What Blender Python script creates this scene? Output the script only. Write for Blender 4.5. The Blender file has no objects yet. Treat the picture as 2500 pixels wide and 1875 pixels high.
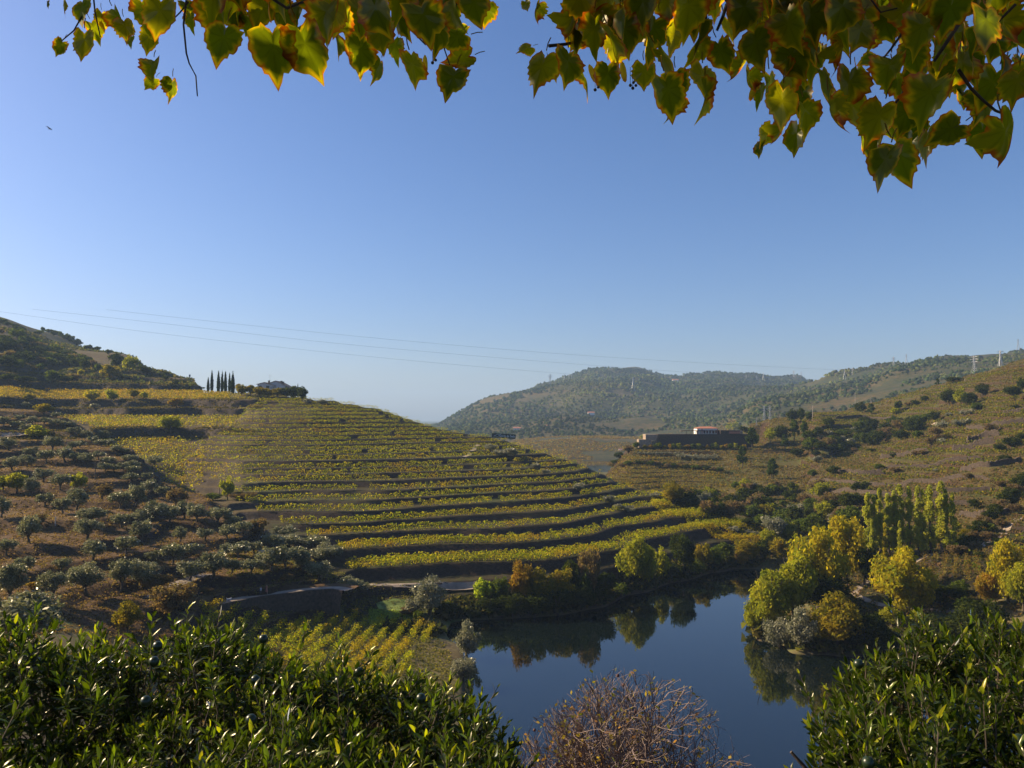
import bpy, math, random
import numpy as np
from mathutils import Vector

# ------------------------------------------------------------------ camera, sky, sun, exposure
SC = bpy.context.scene
COL = SC.collection
PI = math.pi
FPX = 1962.0            # focal length in pixels of the 2500 px wide photograph
PITCH = math.radians(2.4)
CAMZ = 40.0
cam_d = bpy.data.cameras.new('camera')
cam_d.sensor_width = 36.0
cam_d.lens = 36.0 * FPX / 2500.0
cam_d.clip_start = 0.05
cam_d.clip_end = 20000
cam = bpy.data.objects.new('camera', cam_d)
cam.location = (0, 0, CAMZ)
cam.rotation_euler = (PI / 2 + PITCH, 0, 0)
COL.objects.link(cam)
SC.camera = cam

SUN_AZ, SUN_EL = math.radians(-73), math.radians(28)
SUN_DIR = np.array([math.sin(SUN_AZ) * math.cos(SUN_EL), math.cos(SUN_AZ) * math.cos(SUN_EL), math.sin(SUN_EL)])
world = bpy.data.worlds.new("World")
SC.world = world
world.use_nodes = True
wn = world.node_tree
sky = wn.nodes.new('ShaderNodeTexSky')
sky.sky_type = 'NISHITA'
sky.sun_disc = False
sky.sun_elevation = SUN_EL
sky.sun_rotation = SUN_AZ
sky.altitude = 100
sky.air_density = 1.0
sky.dust_density = 1.3
sky.ozone_density = 4.5
hs = wn.nodes.new('ShaderNodeHueSaturation'); hs.inputs['Saturation'].default_value = 1.14
wn.links.new(sky.outputs[0], hs.inputs['Color'])
tn = wn.nodes.new('ShaderNodeMix'); tn.data_type = 'RGBA'; tn.blend_type = 'MULTIPLY'; tn.inputs[0].default_value = 1.0; tn.inputs[7].default_value = (1.02, .945, 1.06, 1)
wn.links.new(hs.outputs[0], tn.inputs[6])
wn.links.new(tn.outputs[2], wn.nodes['Background'].inputs[0])
wn.nodes['Background'].inputs[1].default_value = 0.070
sun_d = bpy.data.lights.new('sun', 'SUN')
sun_d.energy = 4.9
sun_d.angle = math.radians(0.53)
sun_d.color = (1.0, 0.79, 0.50)
sun = bpy.data.objects.new('sun', sun_d)
sun.rotation_euler = Vector(-SUN_DIR).to_track_quat('-Z', 'Y').to_euler()
COL.objects.link(sun)
SC.view_settings.view_transform = 'Standard'
SC.view_settings.look = 'None'
SC.view_settings.exposure = 0.95
SC.view_settings.gamma = 1.0
SC.cycles.max_bounces = 8
SC.cycles.diffuse_bounces = 1
SC.cycles.transmission_bounces = 4
SC.cycles.volume_bounces = 1
SC.cycles.transparent_max_bounces = 8
SC.cycles.volume_step_rate = 4.0

# ------------------------------------------------------------------ small maths
R = np.random.RandomState(7)
ct, st = math.cos(PITCH), math.sin(PITCH)

def slope_of(py):
    yc = (937.5 - py) / FPX
    return (st + yc * ct) / (ct - yc * st)

def ray(px, py):
    """direction with y = 1 of the sight line through a point of the photograph"""
    xc, yc = (px - 1250.0) / FPX, (937.5 - py) / FPX
    d = ct - yc * st
    return np.array([xc / d, 1.0, (st + yc * ct) / d])

def P(px, py, Y):
    r = ray(px, py)
    return np.array([r[0] * Y, Y, CAMZ + r[2] * Y])

_LAT = {}
def vnoise(x, y, scale, seed=0):
    """smooth lattice noise in -1..1"""
    if seed not in _LAT:
        _LAT[seed] = np.random.RandomState(1000 + seed).uniform(-1, 1, (256, 256))
    L = _LAT[seed]
    X, Y = np.asarray(x, float) / scale + 57.3, np.asarray(y, float) / scale + 31.7
    xi, yi = np.floor(X).astype(int), np.floor(Y).astype(int)
    fx, fy = X - xi, Y - yi
    fx, fy = fx * fx * (3 - 2 * fx), fy * fy * (3 - 2 * fy)
    a, b = L[xi % 256, yi % 256], L[(xi + 1) % 256, yi % 256]
    c, d = L[xi % 256, (yi + 1) % 256], L[(xi + 1) % 256, (yi + 1) % 256]
    return (a * (1 - fx) + b * fx) * (1 - fy) + (c * (1 - fx) + d * fx) * fy

def fnoise(x, y, scale, seed=0, octv=3):
    s, a, t = 0, 1.0, 0
    for k in range(octv):
        s = s + a * vnoise(x, y, scale / 2 ** k, seed + k)
        t += a
        a *= .5
    return s / t

def sstep(a, b, x):
    t = np.clip((x - a) / (b - a), 0, 1)
    return t * t * (3 - 2 * t)

# ------------------------------------------------------------------ mesh helpers
def tag(o, label=None, cat=None, group=None, kind=None):
    if label: o['label'] = label
    if cat: o['category'] = cat
    if group: o['group'] = group
    if kind: o['kind'] = kind
    return o

def link(o, parent=None):
    COL.objects.link(o)
    if parent is not None: o.parent = parent
    return o

def mesh(name, V, faces, mat=None, col=None, smooth=False, mi=None):
    """V (n,3); faces: array (m,3|4) or list of lists; col (n,3) per vertex"""
    me = bpy.data.meshes.new(name)
    V = np.asarray(V, np.float32)
    if isinstance(faces, np.ndarray):
        m, k = faces.shape
        me.vertices.add(len(V))
        me.vertices.foreach_set('co', V.ravel())
        me.loops.add(m * k)
        me.loops.foreach_set('vertex_index', faces.astype(np.int32).ravel())
        me.polygons.add(m)
        me.polygons.foreach_set('loop_start', np.arange(0, m * k, k, dtype=np.int32))
        try: me.polygons.foreach_set('loop_total', np.full(m, k, np.int32))
        except Exception: pass
        me.update(calc_edges=True)
    else:
        me.from_pydata([tuple(map(float, v)) for v in V], [], faces)
        me.update()
    if mat is not None:
        for q in (mat if isinstance(mat, (list, tuple)) else [mat]): me.materials.append(q)
    if mi is not None: me.polygons.foreach_set('material_index', np.asarray(mi, np.int32))
    if col is not None:
        a = me.color_attributes.new('Col', 'FLOAT_COLOR', 'POINT')
        c = np.ones((len(V), 4), np.float32)
        c[:, :3] = col
        a.data.foreach_set('color', c.ravel())
    if smooth: me.polygons.foreach_set('use_smooth', np.ones(len(me.polygons), bool))
    return me

def obj(name, me, parent=None, loc=None):
    o = bpy.data.objects.new(name, me)
    if loc is not None: o.location = tuple(map(float, loc))
    return link(o, parent)

def empty(name, loc=(0, 0, 0), rz=0):
    o = bpy.data.objects.new(name, None)
    o.location = tuple(map(float, loc)); o.rotation_euler = (0, 0, rz)
    o.empty_display_size = .2
    return link(o)

class MB:
    """collects boxes, bars and tubes into one mesh"""
    def __init__(s): s.v, s.f, s.m = [], [], []
    def add(s, V, F, m=0):
        b = len(s.v)
        s.v += [tuple(map(float, p)) for p in V]
        s.f += [[i + b for i in f] for f in F]
        s.m += [m] * len(F)
        return s
    def box(s, c, d, rz=0, m=0):
        x, y, z = d[0] / 2, d[1] / 2, d[2] / 2
        ca, sa = math.cos(rz), math.sin(rz)
        V = []
        for a in (-x, x):
            for b in (-y, y):
                for e in (-z, z):
                    V.append((c[0] + a * ca - b * sa, c[1] + a * sa + b * ca, c[2] + e))
        return s.add(V, [[0, 1, 3, 2], [4, 6, 7, 5], [0, 4, 5, 1], [2, 3, 7, 6], [0, 2, 6, 4], [1, 5, 7, 3]], m)
    def tube(s, pts, radii, n=6, m=0, cap=True):
        pts = [np.asarray(p, float) for p in pts]
        if not hasattr(radii, '__len__'): radii = [radii] * len(pts)
        V, F = [], []
        for i, p in enumerate(pts):
            d = pts[min(i + 1, len(pts) - 1)] - pts[max(i - 1, 0)]
            d /= (np.linalg.norm(d) + 1e-9)
            a = np.cross(d, [0, 0, 1.0]) if abs(d[2]) < .9 else np.cross(d, [1.0, 0, 0])
            a /= np.linalg.norm(a); b = np.cross(d, a)
            for k in range(n):
                t = 2 * PI * k / n
                V.append(p + radii[i] * (math.cos(t) * a + math.sin(t) * b))
        for i in range(len(pts) - 1):
            for k in range(n):
                F.append([i * n + k, i * n + (k + 1) % n, (i + 1) * n + (k + 1) % n, (i + 1) * n + k])
        if cap:
            F.append(list(range(n))[::-1]); F.append([(len(pts) - 1) * n + k for k in range(n)])
        return s.add(V, F, m)
    def ball(s, c, r, n=8, m=0):
        V, F = [], []
        rr = (r, r, r) if not hasattr(r, '__len__') else r
        k = n // 2
        for i in range(1, k):
            a = PI * i / k
            for j in range(n):
                b = 2 * PI * j / n
                V.append((c[0] + rr[0] * math.sin(a) * math.cos(b), c[1] + rr[1] * math.sin(a) * math.sin(b), c[2] + rr[2] * math.cos(a)))
        t = len(V); V += [(c[0], c[1], c[2] + rr[2]), (c[0], c[1], c[2] - rr[2])]
        for j in range(n):
            F.append([t, j, (j + 1) % n]); F.append([t + 1, (k - 2) * n + (j + 1) % n, (k - 2) * n + j])
        for i in range(k - 2):
            for j in range(n):
                F.append([i * n + j, (i + 1) * n + j, (i + 1) * n + (j + 1) % n, i * n + (j + 1) % n])
        return s.add(V, F, m)
    def mesh(s, name, mat, smooth=False):
        me = mesh(name, np.array(s.v), s.f, mat, mi=s.m)
        if smooth: me.polygons.foreach_set('use_smooth', np.ones(len(me.polygons), bool))
        return me
    def build(s, name, mat, parent=None, loc=None, smooth=False):
        return obj(name, s.mesh(name, mat, smooth), parent, loc)

# ------------------------------------------------------------------ materials
def new_mat(name):
    m = bpy.data.materials.new(name)
    m.use_nodes = True
    nt = m.node_tree
    nt.nodes.clear()
    out = nt.nodes.new('ShaderNodeOutputMaterial')
    return m, nt, out

def N(nt, t, **kw):
    n = nt.nodes.new(t)
    for k, v in kw.items():
        if k in n.inputs: n.inputs[k].default_value = v
        else: setattr(n, k, v)
    return n

def plain(name, rgb, rough=.7, var=.12, scale=6.0, bump=0.0, metal=0.0):
    m, nt, out = new_mat(name)
    b = N(nt, 'ShaderNodeBsdfPrincipled', Roughness=rough, Metallic=metal)
    tc = N(nt, 'ShaderNodeTexCoord')
    no = N(nt, 'ShaderNodeTexNoise', Scale=scale, Detail=5.0)
    nt.links.new(tc.outputs['Object'], no.inputs['Vector'])
    rp = N(nt, 'ShaderNodeValToRGB')
    c = np.array(rgb)
    rp.color_ramp.elements[0].position = .3; rp.color_ramp.elements[1].position = .7
    rp.color_ramp.elements[0].color = (*np.clip(c * (1 - var * 1.6), 0, 1), 1)
    rp.color_ramp.elements[1].color = (*np.clip(c * (1 + var), 0, 1), 1)
    nt.links.new(no.outputs[0], rp.inputs[0])
    nt.links.new(rp.outputs[0], b.inputs['Base Color'])
    if bump:
        bp = N(nt, 'ShaderNodeBump', Strength=bump, Distance=.05)
        nt.links.new(no.outputs[0], bp.inputs['Height']); nt.links.new(bp.outputs[0], b.inputs['Normal'])
    nt.links.new(b.outputs[0], out.inputs[0])
    return m

def leaf_mat(name, transl=.35, gloss=.08, rough=.45, tsat=(1.0, 1.0, .55), dmul=1.0):
    """leaf colour from the mesh attribute; light passes through, a little gloss"""
    m, nt, out = new_mat(name)
    at = N(nt, 'ShaderNodeAttribute', attribute_name='Col')
    df = N(nt, 'ShaderNodeBsdfDiffuse')
    tr = N(nt, 'ShaderNodeBsdfTranslucent')
    mu = N(nt, 'ShaderNodeMix', data_type='RGBA', blend_type='MULTIPLY')
    mu.inputs['Factor'].default_value = 1.0
    nt.links.new(at.outputs['Color'], mu.inputs[6]); mu.inputs[7].default_value = (*[q * 1.7 for q in tsat], 1)
    dm = N(nt, 'ShaderNodeMix', data_type='RGBA', blend_type='MULTIPLY'); dm.inputs['Factor'].default_value = 1.0
    nt.links.new(at.outputs['Color'], dm.inputs[6]); dm.inputs[7].default_value = (dmul, dmul, dmul, 1)
    nt.links.new(dm.outputs[2], df.inputs[0]); nt.links.new(mu.outputs[2], tr.inputs[0])
    mx = N(nt, 'ShaderNodeMixShader'); mx.inputs[0].default_value = transl
    nt.links.new(df.outputs[0], mx.inputs[1]); nt.links.new(tr.outputs[0], mx.inputs[2])
    last = mx
    if gloss:
        gl = N(nt, 'ShaderNodeBsdfGlossy', Roughness=rough)
        gl.inputs[0].default_value = (.95, .92, .8, 1)
        fr = N(nt, 'ShaderNodeFresnel', IOR=1.42)
        ml = N(nt, 'ShaderNodeMath', operation='MULTIPLY'); ml.inputs[1].default_value = gloss
        nt.links.new(fr.outputs[0], ml.inputs[0])
        m2 = N(nt, 'ShaderNodeMixShader')
        nt.links.new(ml.outputs[0], m2.inputs[0]); nt.links.new(mx.outputs[0], m2.inputs[1]); nt.links.new(gl.outputs[0], m2.inputs[2])
        last = m2
    nt.links.new(last.outputs[0], out.inputs[0])
    return m

M_FOL = leaf_mat('foliage', .46, 0, .6, (1.15, 1.15, .5))
M_OLV = leaf_mat('olive_foliage', .28, .22, .55, (1, 1, .75))
M_ORG = leaf_mat('orange_leaf', .48, .45, .24, (1.0, 1.1, .25))
M_LIN = leaf_mat('linden_leaf', .60, .035, .36, (1.6, 1.42, .2), .25)
M_BARK = plain('bark', (.085, .065, .048), .9, .35, 9, .4)
M_TWIG = plain('pale_twig', (.21, .152, .128), .8, .3, 6, .2)
M_DTWIG = plain('dark_twig', (.05, .035, .028), .8, .3, 20, .2)

def ground_mat(name, flat_a, flat_b, flat_c, rock_a, rock_b, steep=(.80, .93), scale=.35, stones=1.0):
    """soil and dry grass on flat ground, dry stone and bare schist where the ground is steep"""
    m, nt, out = new_mat(name)
    b = N(nt, 'ShaderNodeBsdfPrincipled', Roughness=.95)
    b.inputs['Specular IOR Level'].default_value = .15
    ge = N(nt, 'ShaderNodeNewGeometry')
    def ramp(fac, cols, ps):
        rp = N(nt, 'ShaderNodeValToRGB')
        e = rp.color_ramp.elements
        while len(e) < len(cols): e.new(.5)
        for q, c, p_ in zip(e, cols, ps): q.position = p_; q.color = (*c, 1)
        nt.links.new(fac, rp.inputs[0]); return rp.outputs[0]
    n1 = N(nt, 'ShaderNodeTexNoise', Scale=scale * .12, Detail=8.0, Roughness=.65)
    n2 = N(nt, 'ShaderNodeTexNoise', Scale=scale * 2.2, Detail=8.0, Roughness=.75)
    for q in (n1, n2): nt.links.new(ge.outputs['Position'], q.inputs['Vector'])
    ad = N(nt, 'ShaderNodeMath', operation='MULTIPLY_ADD'); ad.inputs[1].default_value = .55
    nt.links.new(n2.outputs[0], ad.inputs[0])
    m0 = N(nt, 'ShaderNodeMath', operation='MULTIPLY'); m0.inputs[1].default_value = .5
    nt.links.new(n1.outputs[0], m0.inputs[0]); nt.links.new(m0.outputs[0], ad.inputs[2])
    flat = ramp(ad.outputs[0], [flat_a, flat_b, flat_c], [.40, .52, .64])
    vo = N(nt, 'ShaderNodeTexVoronoi', Scale=2.6 * stones)
    mp = N(nt, 'ShaderNodeMapping'); mp.inputs['Scale'].default_value = (1, 1, 2.2)
    nt.links.new(ge.outputs['Position'], mp.inputs[0]); nt.links.new(mp.outputs[0], vo.inputs['Vector'])
    mix = N(nt, 'ShaderNodeMath', operation='MULTIPLY_ADD'); mix.inputs[1].default_value = .5
    nt.links.new(vo.outputs['Color'], mix.inputs[0]); 
    m3 = N(nt, 'ShaderNodeMath', operation='MULTIPLY'); m3.inputs[1].default_value = .5
    nt.links.new(n2.outputs[0], m3.inputs[0]); nt.links.new(m3.outputs[0], mix.inputs[2])
    rock = ramp(mix.outputs[0], [rock_a, rock_b], [.25, .75])
    sx = N(nt, 'ShaderNodeSeparateXYZ'); nt.links.new(ge.outputs['True Normal'], sx.inputs[0])
    mr = N(nt, 'ShaderNodeMapRange'); mr.inputs[1].default_value = steep[0]; mr.inputs[2].default_value = steep[1]
    nt.links.new(sx.outputs[2], mr.inputs[0])
    mc = N(nt, 'ShaderNodeMix', data_type='RGBA')
    nt.links.new(mr.outputs[0], mc.inputs[0]); nt.links.new(rock, mc.inputs[6]); nt.links.new(flat, mc.inputs[7])
    nt.links.new(mc.outputs[2], b.inputs['Base Color'])
    bp = N(nt, 'ShaderNodeBump', Strength=.9, Distance=.35)
    nt.links.new(mix.outputs[0], bp.inputs['Height']); nt.links.new(bp.outputs[0], b.inputs['Normal'])
    nt.links.new(b.outputs[0], out.inputs[0])
    return m

M_VHILL = ground_mat('terrace_ground', (.030, .022, .012), (.044, .036, .015), (.05, .062, .015), (.022, .014, .010), (.06, .042, .032), steep=(.80, .94))
M_OHILL = ground_mat('olive_ground', (.058, .034, .019), (.115, .068, .034), (.19, .13, .058), (.024, .014, .010), (.06, .036, .024), steep=(.70, .92), scale=.5)
M_LBACK = ground_mat('back_ground', (.055, .040, .022), (.10, .07, .032), (.08, .085, .025), (.035, .028, .022), (.085, .065, .05), steep=(.78, .93))
M_RHILL = ground_mat('right_ground', (.07, .05, .022), (.105, .088, .028), (.065, .085, .018), (.03, .018, .010), (.085, .050, .026), steep=(.75, .93), scale=.3)
M_BANK = ground_mat('bank_ground', (.10, .075, .045), (.16, .13, .06), (.12, .16, .045), (.06, .045, .035), (.11, .085, .06))
M_FAR = ground_mat('far_ground', (.03, .042, .014), (.055, .055, .02), (.13, .085, .035), (.03, .035, .015), (.08, .06, .03), scale=.05, steep=(.2, .5))
M_NEAR = ground_mat('near_ground', (.06, .05, .03), (.10, .08, .045), (.08, .09, .035), (.05, .04, .03), (.09, .07, .05), scale=1.0)
M_PATH = plain('dirt_path', (.30, .24, .185), .95, .2, .8, .2)
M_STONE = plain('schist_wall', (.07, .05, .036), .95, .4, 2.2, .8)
# ------------------------------------------------------------------ terrain: one height field
# columns along sight directions; each holds (distance, height)
T = {
 -700: [(0,38.2),(4,36),(12,31),(40,20),(80,14),(105,16),(125,18),(165,25),(215,38),(260,48),(300,57),(380,72),(430,86),(520,118),(620,150),(760,190),(1000,180),(1500,100)],
 0: [(0,38.2),(4,36),(12,30),(40,18),(80,12),(105,13.5),(125,14.5),(165,19),(215,28),(260,36),(300,43),(330,45),(380,55.5),(430,66),(520,90),(600,110),(750,131),(1000,118),(1500,70)],
 150: [(0,38.2),(4,36),(12,30),(40,17),(80,10.5),(105,12),(125,13.5),(165,18.5),(215,26.5),(270,35),(310,39.5),(335,39.5),(365,43),(400,50),(440,60),(470,64),(560,82),(700,105),(790,119),(1000,100),(1500,60)],
 300: [(0,38.2),(4,36),(12,29),(40,14),(80,7.5),(105,9),(125,12),(165,17.5),(200,22),(250,30),(268,28),(300,33),(340,41),(380,46),(420,56),(450,60.5),(500,69),(560,79),(650,90),(800,70),(1000,50),(1500,30)],
 450: [(0,38.2),(4,36),(12,29),(40,12),(80,3.5),(105,5),(125,9),(165,14.5),(200,18.5),(215,20),(230,17.5),(260,22),(300,32),(340,38.5),(380,45),(410,51),(440,56),(475,61.5),(510,64),(580,56),(700,40),(1000,20),(1500,20)],
 520: [(0,38.2),(4,36),(12,29),(40,12),(80,3),(105,3.6),(125,5),(146,10),(165,14),(190,17.6),(210,18),(226,16.5),(250,21),(290,31),(330,38),(370,45),(400,50.5),(425,53),(460,54),(520,50),(700,36),(1000,20),(1500,20)],
 600: [(0,38.2),(4,36),(12,29),(40,11),(80,2.5),(105,2.5),(130,2.6),(144,7.1),(148,11),(165,13),(185,15),(197,12.3),(215,17),(240,21.5),(280,30),(320,37.5),(360,44.5),(395,51),(420,53),(445,53.2),(500,46),(700,30),(1000,15),(1500,20)],
 750: [(0,38.2),(4,36),(12,29),(40,10),(80,2),(105,2),(130,2.1),(146,3.0),(153,7.3),(156,9),(165,10.5),(173,9.0),(185,10.5),(200,13),(228,19),(270,28.5),(310,36.5),(345,43),(375,47.5),(398,48),(440,45),(500,38),(700,22),(1000,12),(1500,20)],
 900: [(0,38.2),(4,36),(12,29),(40,8),(80,1.6),(105,1.5),(125,1.8),(152,2),(161,2.6),(168,5.0),(185,9),(205,13.5),(235,20),(270,27),(310,34),(350,41),(372,44),(400,41),(450,35),(600,22),(1000,8),(1500,20)],
 1050: [(0,38.2),(4,36),(12,29),(40,7),(80,1.2),(105,1),(130,1.2),(146,.9),(152,.8),(160,1.6),(166,3.2),(172,5),(190,9),(215,14),(240,19),(280,26),(320,32),(348,36),(370,35),(400,30),(600,12),(1000,4),(1300,8),(1700,10),(2400,16),(3000,10)],
 1120: [(0,38.2),(4,36),(12,29),(40,6),(70,.8),(95,.4),(120,.5),(140,.3),(150,-.6),(158,-.4),(163,1.4),(172,4.5),(190,8.5),(215,13.2),(242,18.5),(280,24.6),(318,30.2),(345,33.6),(366,33),(400,27),(600,8),(1000,4),(1300,18),(1700,34),(2600,54),(3200,30)],
 1200: [(0,38.2),(4,36),(12,28),(40,2),(60,-2),(100,-3),(150,-2),(159,-1),(164,1.5),(172,4),(190,8),(215,12.5),(245,18),(280,23.5),(315,28.5),(342,31.5),(362,31),(400,22),(600,5),(1000,5),(1300,25),(1700,60),(2200,90),(2700,102),(3200,90)],
 1350: [(0,38.2),(4,36),(12,28),(40,1),(55,-2),(100,-3),(155,-3),(162,-1),(167,1.5),(176,4),(195,8),(220,12),(250,16.5),(285,21),(318,24.5),(345,22.5),(400,12),(600,.5),(760,.3),(850,5),(950,14),(1050,14),(1300,35),(1700,70),(2200,120),(2700,155),(3200,130)],
 1450: [(0,38.2),(4,36),(12,28),(40,1),(55,-2),(100,-3),(160,-3),(168,-1),(173,1.5),(183,4),(205,8),(235,12),(265,15.5),(292,18.6),(315,19),(340,15),(380,8),(600,.5),(770,.3),(850,8),(950,17),(1050,15),(1300,38),(1700,80),(2200,130),(2700,190),(3200,160)],
 1550: [(0,38.2),(4,36),(12,28),(40,1),(55,-2),(100,-3),(170,-3),(182,-1),(187,1.5),(196,4),(215,7),(240,10),(262,12.6),(283,14),(305,11),(330,10),(350,12),(375,17),(395,21.5),(410,24),(440,25),(480,18),(600,.5),(770,.3),(850,8),(950,16),(1050,15),(1300,38),(1700,80),(2200,130),(2700,196),(3200,170)],
 1650: [(0,38.2),(4,36),(12,28),(40,1),(55,-2),(100,-3),(180,-3),(195,-1),(200,1.5),(210,4),(230,7.5),(250,10.3),(270,12),(292,8),(315,7.5),(340,9),(370,15),(395,20),(413,24.4),(440,25.2),(500,18),(600,8),(800,5),(1000,15),(1300,40),(1700,80),(2200,120),(2700,165),(3200,150)],
 1750: [(0,38.2),(4,36),(12,28),(40,1),(55,-2),(100,-3),(195,-3),(208,-1),(212,1.5),(220,3.5),(240,7),(257,9.3),(275,6),(295,5.5),(320,7),(350,11.5),(375,16),(400,20.5),(415,24.4),(450,25.5),(520,22),(650,10),(800,10),(1000,20),(1300,45),(1700,90),(2200,130),(2700,178),(3200,160)],
 1800: [(0,38.2),(4,36),(12,28),(40,1),(55,-2),(100,-3),(155,-3),(205,-2.5),(213,-.8),(217,1.2),(226,3.5),(241,7),(252,7.2),(268,4.5),(290,5),(325,9),(355,13),(382,18),(402,22),(415,24.4),(445,27),(500,29),(560,28),(800,15),(1000,30),(1300,55),(1700,95),(2200,130),(2700,174),(3200,160)],
 1850: [(0,38.2),(4,36),(12,28),(40,1),(55,-2),(100,-3),(142,-2),(147,.5),(155,1.2),(178,1.2),(186,-.8),(198,-2),(212,-.8),(216,1),(224,3),(236,5.4),(248,6),(262,4.5),(275,4),(300,6.5),(330,10),(360,15),(390,20),(413,24.6),(440,28.5),(480,33),(545,36),(620,30),(800,25),(1000,45),(1300,70),(1700,98),(2200,130),(2700,170),(3200,160)],
 1950: [(0,38.2),(4,36),(12,28),(40,1),(55,-2),(100,-3),(134,-2),(139,.6),(150,1.5),(170,1.8),(190,2),(215,2.2),(240,3),(280,6),(320,11),(350,15),(390,21),(430,28),(480,35.5),(540,40.5),(600,39),(750,32),(950,45),(1200,75),(1400,88),(1700,100),(2200,130),(2700,165),(3200,160)],
 2000: [(0,38.2),(4,36),(12,28),(40,1.5),(55,-2),(100,-3),(134,-2),(139,.8),(150,1.8),(170,2.4),(190,3.4),(215,4.6),(240,6.5),(280,9.5),(320,15),(350,19),(385,25.5),(420,33),(455,38),(500,41.5),(560,43),(640,39),(800,33),(1000,55),(1250,84),(1450,98),(1800,102),(2400,122),(3200,130)],
 2050: [(0,38.2),(4,36),(12,28),(40,2),(55,-2),(100,-3),(133,-2),(138,1),(150,2.5),(165,3.5),(185,6),(210,8.5),(240,11),(280,14.5),(320,18.2),(360,20),(395,22.5),(425,31),(460,37.5),(500,41.5),(560,43.5),(640,38),(800,35),(1000,60),(1250,92),(1450,109),(1800,110),(2500,120),(3200,120)],
 2120: [(0,38.2),(4,36),(12,28),(40,2.5),(55,-2),(100,-3),(133,-2),(138,1.2),(152,3.2),(170,4.8),(190,7.5),(215,10),(240,12.2),(285,17),(330,21),(370,23.5),(400,25),(430,28.5),(455,37),(490,43),(540,48),(600,46),(750,42),(1000,70),(1300,104),(1500,122),(1900,120),(2500,120),(3200,120)],
 2200: [(0,38.2),(4,36),(12,29),(40,3),(55,-2),(100,-3),(133,-2),(139,1.5),(155,4),(175,6),(200,9),(240,13.5),(290,20),(340,26),(380,29.5),(410,32),(435,38.5),(475,48.5),(520,53.5),(600,50),(750,50),(950,75),(1200,110),(1500,137),(1900,130),(2500,120),(3200,120)],
 2350: [(0,38.2),(4,36),(12,30),(40,4),(60,-1.5),(100,-2.5),(128,-1),(134,1.5),(160,7),(185,10),(220,15),(270,23),(330,33.5),(400,47),(470,60),(505,64.5),(600,60),(750,62),(950,90),(1200,125),(1500,148),(1900,140),(2500,120),(3200,120)],
 2500: [(0,38.2),(4,36),(12,31),(40,6),(65,0),(100,-1),(118,1.5),(140,6),(160,9.5),(190,14),(230,21),(280,31),(340,45),(400,59),(450,71),(520,74),(750,76),(950,100),(1200,138),(1500,159),(1900,150),(2500,130),(3200,120)],
 3200: [(0,38.2),(4,36),(12,32),(40,14),(65,6),(100,8),(118,12),(140,17),(160,22),(190,30),(230,42),(280,58),(340,75),(400,92),(450,105),(520,112),(750,125),(950,140),(1200,165),(1500,185),(1900,170),(2500,140),(3200,130)],
}
U_OF = lambda px: (px - 1250.0) / FPX
PX_OF = lambda u: u * FPX + 1250.0

def pchip(x, y, xq):
    """monotone cubic through (x, y) along axis 0"""
    x = np.asarray(x, float); y = np.asarray(y, float)
    h = np.diff(x); d = (np.diff(y, axis=0).T / h).T
    m = np.zeros_like(y)
    a, b = d[:-1], d[1:]
    w = np.where(a * b > 0, 2 * a * b / np.where(np.abs(a + b) < 1e-9, 1, a + b), 0)
    m[1:-1] = w; m[0] = d[0]; m[-1] = d[-1]
    i = np.clip(np.searchsorted(x, xq, side='right') - 1, 0, len(x) - 2)
    t = (xq - x[i]) / h[i]; t = np.clip(t, 0, 1)
    if y.ndim > 1: t, hh = t[:, None], h[i][:, None]
    else: hh = h[i]
    return ((2*t**3 - 3*t**2 + 1) * y[i] + (t**3 - 2*t**2 + t) * hh * m[i] + (-2*t**3 + 3*t**2) * y[i+1] + (t**3 - t**2) * hh * m[i+1])

GY = np.concatenate([np.linspace(0, 12, 13), np.arange(14, 86, 3.0), np.arange(86, 140, .9), np.arange(140, 440, .5),
                     np.arange(441, 640, 2.2), np.arange(645, 1000, 9), np.geomspace(1010, 3400, 90)])
UF = np.arange(-.70, .7001, .0029)
GU = np.concatenate([np.linspace(-1.35, -.72, 26), UF, np.linspace(.72, 1.2, 20)])
keys = sorted(T)
prof = np.array([pchip([p[0] for p in T[k]], [p[1] for p in T[k]], GY) for k in keys])
ZS = pchip([U_OF(k) for k in keys], prof, GU)                   # [iu, iy]
UU, YY = np.meshgrid(GU, GY, indexing='ij')
XX = UU * YY
PXX = PX_OF(UU)
land = sstep(.2, 3, ZS)
far = sstep(560, 900, YY)
ZS = ZS + land * (fnoise(XX, YY, 38, 1) * 1.6 * (1 - far) + fnoise(XX, YY, 14, 5, 2) * .35 * (1 - far)) * sstep(90, 150, YY)
ZS = ZS + far * (fnoise(XX, YY, 460, 11, 4) * 48 * sstep(1050, 1500, YY) + fnoise(XX, YY, 110, 17, 3) * 15 * sstep(800, 1200, YY)) * sstep(0, 40, ZS)

# ridge of the olive spur and crest of the vineyard hill, as distances per column
YC = np.interp(PXX, [-900, 0, 127, 235, 283, 340, 419, 453, 560, 650, 720, 790, 850], [360, 322, 312, 280, 262, 247, 232, 222, 203, 188, 178, 165, 150])
CRX = [560, 600, 750, 900, 1050, 1200, 1350, 1450, 1550, 1650, 1750, 1850, 1950]
CRY = [450, 450, 398, 372, 350, 344, 320, 312, 284, 271, 257, 249, 240]
YR = np.interp(PXX, CRX, CRY)
W_OLV = (1 - sstep(-3, 3, YY - YC)) * (PXX < 820) * sstep(112, 122, YY) * sstep(820, 780, PXX)
JB = np.interp(ZS, [26, 33, 35, 43, 46, 48], [470, 500, 585, 590, 628, 632]) + 14 * vnoise(XX, YY, 9, 77)
W_LB = sstep(2, 10, YY - YC) * (1 - sstep(JB - 7, JB + 7, PXX)) * (1 - sstep(495, 540, YY))
JB = np.interp(ZS, [26, 33, 35, 43, 46, 48], [470, 500, 585, 590, 628, 632]) + 14 * vnoise(XX, YY, 9, 77)
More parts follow.
